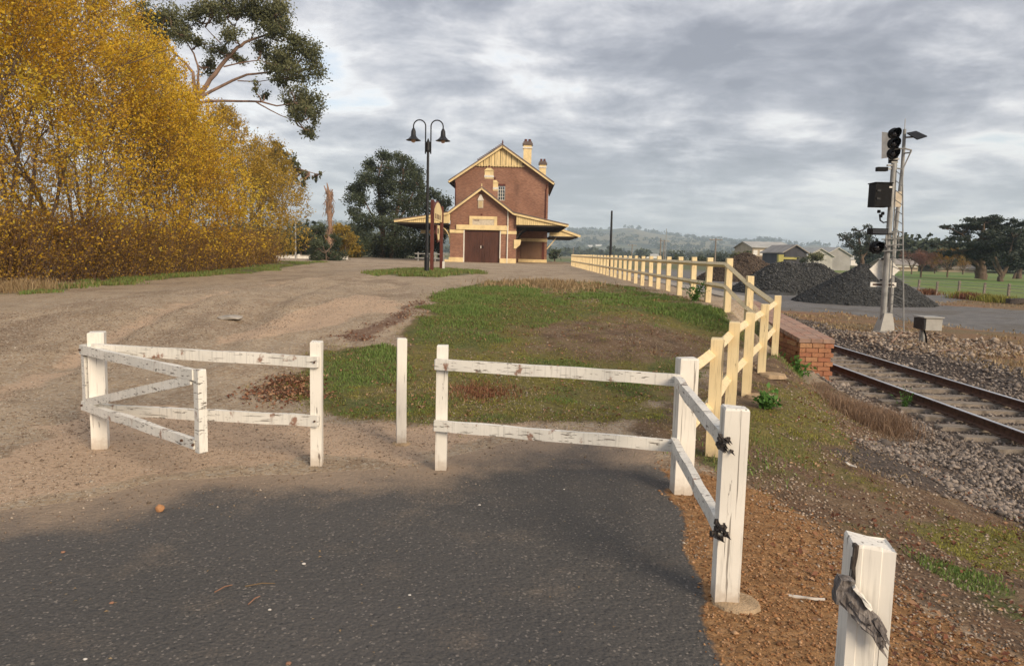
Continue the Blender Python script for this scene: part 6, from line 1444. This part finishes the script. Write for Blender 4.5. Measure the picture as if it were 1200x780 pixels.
# ---------------------------------------------------------------- far paddocks, tree belts and hills
def hillz(AZ, R):
    """height of the land at azimuth AZ (radians right of the track) and distance R"""
    px = 612.8+FPX*np.tan(np.clip(AZ, -1.3, 1.3))
    e = np.interp(px, [-900, -200, 200, 330, 400, 460, 520, 600, 640, 680, 700, 735, 760, 790, 830, 900, 930, 950, 975, 1000, 1100, 1400, 2400],
                      [14, 18, 22, 27, 28, 24, 24, 26, 27, 28, 30, 32, 27, 23, 21, 20, 16, 17, 13, 10, 12, 16, 14])
    e = e+(fbm(px*.03, px*0+3, 2, 4)-.5)*4
    H4 = e/FPX*4200+1.6
    prof_ = ss((R-1900)/2300)
    n = (fbm(AZ*22+5, R/600., 7, 4)-.5)*50*prof_*(1-ss((R-3700)/500)*.9)
    fore = np.interp(px, [300, 640, 700, 800, 900, 1100], [10, 12, 11, 9, 7, 5])/FPX*2600*ss((R-1500)/900)*(1-ss((R-2900)/600))*.5
    return -.62+H4*prof_*(1-.3*ss((R-4300)/900))+n*.5+fore
az = np.linspace(-1.25, 1.25, 420); rr = np.linspace(1400, 5400, 90); AZ, RR = np.meshgrid(az, rr)
HX = RR*np.sin(AZ)/np.cos(AZ)*np.cos(AZ); HY = RR*np.cos(AZ)
HZ = hillz(AZ, RR)-.5*(RR < 1480)
ix = np.arange(HX.size).reshape(HX.shape)
def hill_mat(t):
    P = tc(t); n = t.node('ShaderNodeTexVoronoi', 1, Vector=t.mapping(P, (1, .45, 1)), Scale=.0045); sp = t.n.new('ShaderNodeSeparateColor'); t.l.new(n, sp.inputs[0])
    c = t.ramp(sp.outputs[0], [(0, (.09, .10, .045)), (.4, (.16, .14, .075)), (.7, (.21, .18, .10)), (1, (.12, .13, .06))])
    w_ = t.step(t.noise(P, .006, 6, .65), .50, .58); c = t.mix(w_, c, (.028, .04, .025))
    return bsdf(t, c, .95)
mat('hill_cover', hill_mat)
tag(link('hills', fastmesh('hills', np.stack([HX, HY, HZ], -1).reshape(-1, 3), np.stack([ix[:-1, :-1], ix[:-1, 1:], ix[1:, 1:], ix[1:, :-1]], -1).reshape(-1, 4), None, True), M['hill_cover']), kind='structure')
def tuft_trees(name, X, Y, Z, w_, h, label, k=26, sf=.42):
    """each distant tree is a small uneven crown of leaf clumps"""
    n = len(X)
    c = RNG.normal(0, 1, (n, k, 3)); c /= np.linalg.norm(c, axis=2)[..., None]; c *= RNG.uniform(.35, 1, (n, k, 1))
    ww = w_*RNG.uniform(.6, 1.5, n); hh = h*RNG.uniform(.6, 1.4, n)
    P_ = np.stack([X[:, None]+c[..., 0]*ww[:, None]/2, Y[:, None]+c[..., 1]*ww[:, None]/2, Z[:, None]+hh[:, None]*(.55+.48*c[..., 2])], -1).reshape(-1, 3)
    sz = np.repeat(np.minimum(ww, hh)*sf, k); m = len(P_)
    a = RNG.normal(0, 1, (m, 3)); a /= np.linalg.norm(a, axis=1)[:, None]; b = np.cross(a, RNG.normal(0, 1, (m, 3))); b /= np.linalg.norm(b, axis=1)[:, None]
    a *= sz[:, None]*.6; b *= sz[:, None]*.45
    Vv = np.stack([P_-a, P_-b, P_+a, P_+b], 1).reshape(-1, 3)
    tn = np.clip(.4+.4*c[..., 2].ravel()+RNG.normal(0, .12, m), 0, 1)
    return tag(link(name, fastmesh(name, Vv, np.arange(m)[:, None]*4+np.arange(4)[None], {'tone': ('FLOAT', np.repeat(tn, 4))}), M['far_tree']), label, kind='stuff')
def azr(n, p0, p1, r0, r1):
    px = RNG.uniform(p0, p1, n); A_ = np.arctan((px-612.8)/FPX); R_ = RNG.uniform(r0, r1, n); return A_, R_, R_*np.sin(A_), R_*np.cos(A_)
A_, R_, X, Y = azr(2600, 250, 1100, 1500, 4150); keep = fbm(X/260, Y/420, 15, 3) > .53; A_, R_, X, Y = A_[keep], R_[keep], X[keep], Y[keep]
tuft_trees('hillside_trees', X, Y, hillz(A_, R_)-1, 22., 13., 'scattered woods on the hazy hillside')
A_, R_, X, Y = azr(150, 300, 1000, 4080, 4220); tuft_trees('ridge_trees', X, Y, hillz(A_, R_)-1, 16., 19., 'row of small trees along the skyline of the far hill')
A_, R_, X, Y = azr(900, 260, 1100, 650, 1400); keep = (fbm(X/90, Y/140, 25, 3) > .50); X, Y = X[keep], Y[keep]
tuft_trees('plain_trees', X, Y, np.full(len(X), -.6), 13., 9., 'belts of trees across the plain below the hill')
A_, R_, X, Y = azr(260, 640, 880, 420, 640); keep = (fbm(X/40, Y/90, 35, 3) > .57); X, Y = X[keep], Y[keep]
tuft_trees('paddock_trees', X, Y, np.full(len(X), -.6), 6., 5., 'smaller trees along the paddocks beyond the fence', 60, .26)
A_, R_, X, Y = azr(200, 1005, 1330, 235, 330); tuft_trees('park_belt', X, Y, np.full(len(X), -.6), 9., 8., 'belt of dull brown trees at the back of the park', 150, .16)
A_, R_, X, Y = azr(160, 240, 470, 160, 330); tuft_trees('left_belt', X, Y, np.full(len(X), -.4), 8., 6., 'belt of dark trees beyond the white wall', 150, .16)
for i, (px, py, y, w_) in enumerate([(692, 285.5, 2300, 14), (702, 285.2, 2350, 20), (682, 294.5, 1300, 9), (733, 296.5, 1100, 10), (756, 296.8, 900, 20), (772, 297.2, 950, 14), (676, 293.5, 1500, 12), (1012, 306, 420, 14)]):
    p = at(px, py, y); zt_ = float(hillz(np.array([math.atan2(p.x, y)]), np.array([math.hypot(p.x, y)]))[0]) if y > 1400 else -.6
    t_ = empty('farmhouse', (p.x, y, zt_), ['small white farmhouse halfway up the far hill', 'long white farm roof halfway up the far hill', 'tiny white building low on the plain left of the tall pole', 'small pale building right of the tall dark pole', 'low white building beneath the thin mast', 'pale shed just right of the thin mast foot', 'white roof near the end of the platform awning', 'grey roof in the trees right of the sheds'][i], 'farm building', 'white farm buildings far across the plain')
    h = 4.5; mb = MB(); mb.box((p.x-w_/2, y, zt_-2), (p.x+w_/2, y+8, zt_+h*.7)); mb.build('wall', M['sign_white'], t_)
    mb = MB(); mb.prism([(p.x-w_/2-.5, y-.5, zt_+h*.7+.01), (p.x-w_/2-.5, y+8.5, zt_+h*.7+.01), (p.x-w_/2-.5, y+4, zt_+h*1.25)], (w_+1, 0, 0)); mb.build('roof', M['shed_roof_pale'], t_)
# ---------------------------------------------------------------- plants and small things lying about
def leafy_weed(name, x, y, R, n, label, ls=.07, cat='weed', group=None):
    z = gz(x, y); t_ = empty(name, (x, y, z), label, cat, group); st = []; P_ = []
    for i in range(n):
        a = RNG.uniform(0, 6.28); tl = RNG.uniform(.2, 1.1); L = R*RNG.uniform(.6, 1.2); d = np.array([math.cos(a)*math.sin(tl), math.sin(a)*math.sin(tl), math.cos(tl)])
        p0_ = np.array([x, y, z]); p1_ = p0_+d*L; st.append((tuple(p0_), tuple(p1_), .004, .002))
        for f in np.linspace(.25, 1, 7): P_.append(p0_+d*L*f+RNG.normal(0, .016, 3))
    tag(tubes_mesh('stem', st, M['weed_leaf'], t_, 3), kind='stuff'); tag(leaves_mesh('leaf', np.array(P_), ls, M['weed_leaf'], t_, None, .6), kind='stuff')
leafy_weed('broadleaf_weed', 2.67, 8.05, .20, 34, 'bright green broad-leaved weed on the bank behind the nearest posts', .065)
leafy_weed('broadleaf_weed', 4.85, 13.2, .34, 40, 'green weeds growing against the side of the brick ramp', .08)
leafy_weed('broadleaf_weed', 4.75, 14.2, .34, 34, 'darker weeds farther back between fence and brick ramp', .08)
leafy_weed('fence_weed', 3.8, 16.7, .42, 30, 'leafy weed against the second platform fence post', .07)
leafy_weed('rail_weed', 6.3, 12.3, .30, 16, 'slim green weed growing beside the near rail', .045)
mat('twiggy_blade', leafy([(.17, .10, .06), (.30, .20, .13), (.40, .29, .19)], .2))
db = empty('dry_bush', (4.75, 10.2, gz(4.75, 10.2)), 'low brown dry bush on the bank beside the near rail', 'bush')
n = 5200; X_ = RNG.normal(4.78, .20, n); Y_ = RNG.normal(10.3, .36, n); X_ = X_-(Y_-10.35)*.12
blades('blade', X_, Y_, zsmooth(X_, Y_), .22, .007, M['twiggy_blade'], 1.5, None, 'stuff', .25+.4*RNG.random(n), db)
rp = empty('red_weeds', (-.45, 8.35, gz(-.45, 8.35)), 'patch of low reddish weeds behind the upper rail', 'weed')
n = 1300; X_ = RNG.normal(-.45, .2, n); Y_ = RNG.normal(8.4, .2, n); blades('blade', X_, Y_, zsmooth(X_, Y_), .06, .010, M['rust_weed'], 1.0, None, 'stuff', None, rp)
rt_ = empty('russet_grass', (.6, 23, gz(.6, 23)), 'russet seeding grass at the far edge of the green patch', 'grass')
n = 1800; X_ = RNG.normal(.7, .8, n); Y_ = RNG.normal(23, 1.3, n); blades('blade', X_, Y_, zsmooth(X_, Y_), .20, .03, M['dry_blade'], .9, None, 'stuff', .3+.3*RNG.random(n), rt_)
for x0, y0, n in ((1.75, 6.0, 300), (4.4, 12.2, 700), (2.2, 6.6, 400)):
    X_ = RNG.normal(x0, .25, n); Y_ = RNG.normal(y0, .3, n); blades('grass', X_, Y_, zsmooth(X_, Y_), .06, .010, M['grass_blade'], .9)
def rock(name, x, y, r, flat, m, label, seed=1, cat='stone', sink=.3):
    rnd = random.Random(seed); import bmesh
    bm = bmesh.new(); bmesh.ops.create_icosphere(bm, subdivisions=2, radius=r)
    for v in bm.verts: k = 1+rnd.uniform(-.12, .12)+.15*math.sin(v.co.x/r*3+seed)*math.cos(v.co.y/r*2.3); v.co = Vector((v.co.x*k, v.co.y*k*.85, v.co.z*k*flat))
    me = bpy.data.meshes.new(name); bm.to_mesh(me); bm.free(); o = link(name, me, m); o.location = (x, y, gz(x, y)+r*flat*(1-sink)-.0); tag(o, label, cat); return o
rock('flat_stone', -4.89, 12.4, .23, .16, M['concrete'], 'flat pale stone half buried in the dirt behind the gate')
rock('ochre_stone', -2.23, 4.50, .028, .9, M['orange_stone'] if False else mat('ochre', simple((.40, .20, .09), .8, .2)), 'small round ochre lump on the asphalt edge at left', 3)
mat('chalk', simple((.62, .58, .52), .9, .15)); mat('chip_brown', simple((.30, .16, .10), .9, .2))
def asph(px, py):
    p = at(px, py, 1.); d = p-Vector((0, 0, CZ)); k = -CZ/d.z; return d.x*k, d.y*k
small = [(356, 660, .016, 'chalk', 'pale chip on the asphalt near the middle, left'), (316, 714, .013, 'chalk', 'pale pebble on the asphalt at lower middle'), (131, 706, .018, 'chip_brown', 'brown leaf scrap on the asphalt at lower left'), (338, 777, .02, 'chip_brown', 'brown scrap at the bottom edge of the asphalt'), (562, 591, .015, 'chalk', 'pale chip on the asphalt below the right barrier'), (100, 772, .013, 'chalk', 'white chip at the bottom left of the asphalt'), (74, 647, .018, 'chip_brown', 'pale leaf scrap at the left edge of the asphalt'), (480, 697, .012, 'chalk', 'white speck on the asphalt right of centre'), (661, 573, .012, 'chalk', 'small white chip on the asphalt near the corner post')]
for i, (px, py, r, m, lab) in enumerate(small):
    x, y = asph(px, py); o = rock('stone_chip', x, y, r*.62, .45, M[m], lab, i+5, 'stone chip')
for i, (px, py, an, L, lab) in enumerate([(305, 686, .3, .07, 'dry twig on the asphalt, longest of the three'), (262, 690, 1.0, .05, 'dry twig on the asphalt, leftmost of the three'), (298, 704, 1.3, .045, 'dry twig on the asphalt, lowest of the three')]):
    x, y = asph(px, py); mb = MB(); d = Vector((math.cos(an), math.sin(an), 0))*L; c = Vector((x, y, gz(x, y)+.006)); mb.tube([c-d, c+d*.1+Vector((0, .004, .006)), c+d], [.003, .003, .002], 5)
    tag(mb.build('dry_twig', M['chip_brown'] if i else M['dry_blade'], None, False, c), lab, 'twig', 'twigs on the asphalt')
x, y = 1.45, 3.62; c = Vector((x, y, gz(x, y)+.012)); mb = MB(); mb.beam(c-Vector((.085, -.01, 0)), c+Vector((.085, -.02, 0)), .014, .008, segs=4, jit=.003)
tag(mb.build('splinter', M['chalk'], None, False, c), 'white painted splinter lying on the orange gravel by the post', 'splinter')
x, y = 2.93, 6.55; c = Vector((x, y, gz(x, y)+.02)); mb = MB(); mb.tube([c+Vector((-.01, .07, .01)), c+Vector((-.02, .01, .015)), c, c+Vector((.035, -.05, 0))], [.006, .010, .010, .006], 6)
tag(mb.build('bone_chip', M['chalk'], None, False, c), 'white curved scrap lying on the bank by the stones', 'scrap')
x, y = 1.62, 3.64; rock('stone_chip', x, y, .014, .6, M['chalk'], 'white chip right of the painted splinter', 31, 'stone chip')
# boards and branches lying by the signal and the park
mb = MB(); a = Vector((9.9, 20.2, gz(9.9, 20.2)+.06)); b = Vector((10.9, 21.6, gz(10.9, 21.6)+.25)); mb.tube([a, a.lerp(b, .5)+Vector((.02, 0, .05)), b], [.03, .028, .02], 6); tag(mb.build('branch', M['gum_bark'], None, False, a), 'pale branch lying across the rubble by the signal foot', 'branch')
mb = MB(); a = Vector((10.1, 18.3, gz(10.1, 18.3)+.05)); b = Vector((11.1, 19.1, gz(11.1, 19.1)+.12)); mb.tube([a, b], [.022, .018], 6); tag(mb.build('branch', M['gum_bark'], None, False, a), 'thin pale stick lying below the small grey cabinet', 'branch')
p = at(1195, 353, 44.); mb = MB(); mb.beam((p.x-.7, 44, -.42), (p.x+1.3, 44.2, -.40), .35, .28, segs=5, jit=.03, cham=.03); tag(mb.build('fallen_log', M['rotten_wood'], None, False, (p.x, 44, -.5)), 'dark fallen log at the right edge near the park fence', 'log')
# small puddles on the gravel road
mat('water', lambda t: bsdf(t, (.10, .10, .10), .06, spec=.6))
# ---------------------------------------------------------------- the air: pale even haze, sky outside it
hm = bpy.data.materials.new('haze'); hm.use_nodes = True; t = NT(hm.node_tree); t.n.clear()
v = t.node('ShaderNodeVolumePrincipled', Color=(.70, .85, 1.), Density=.00022, Anisotropy=0.); o = t.n.new('ShaderNodeOutputMaterial'); t.l.new(v, o.inputs[1])
mb = MB(); mb.box((-6300, -3300, -2.6), (6300, 6300, 215)); hz = mb.build('haze', hm, None, False, (0, 0, 0)); tag(hz, kind='stuff')
S.cycles.volume_bounces = 1; S.cycles.max_bounces = 6; S.cycles.transparent_max_bounces = 8
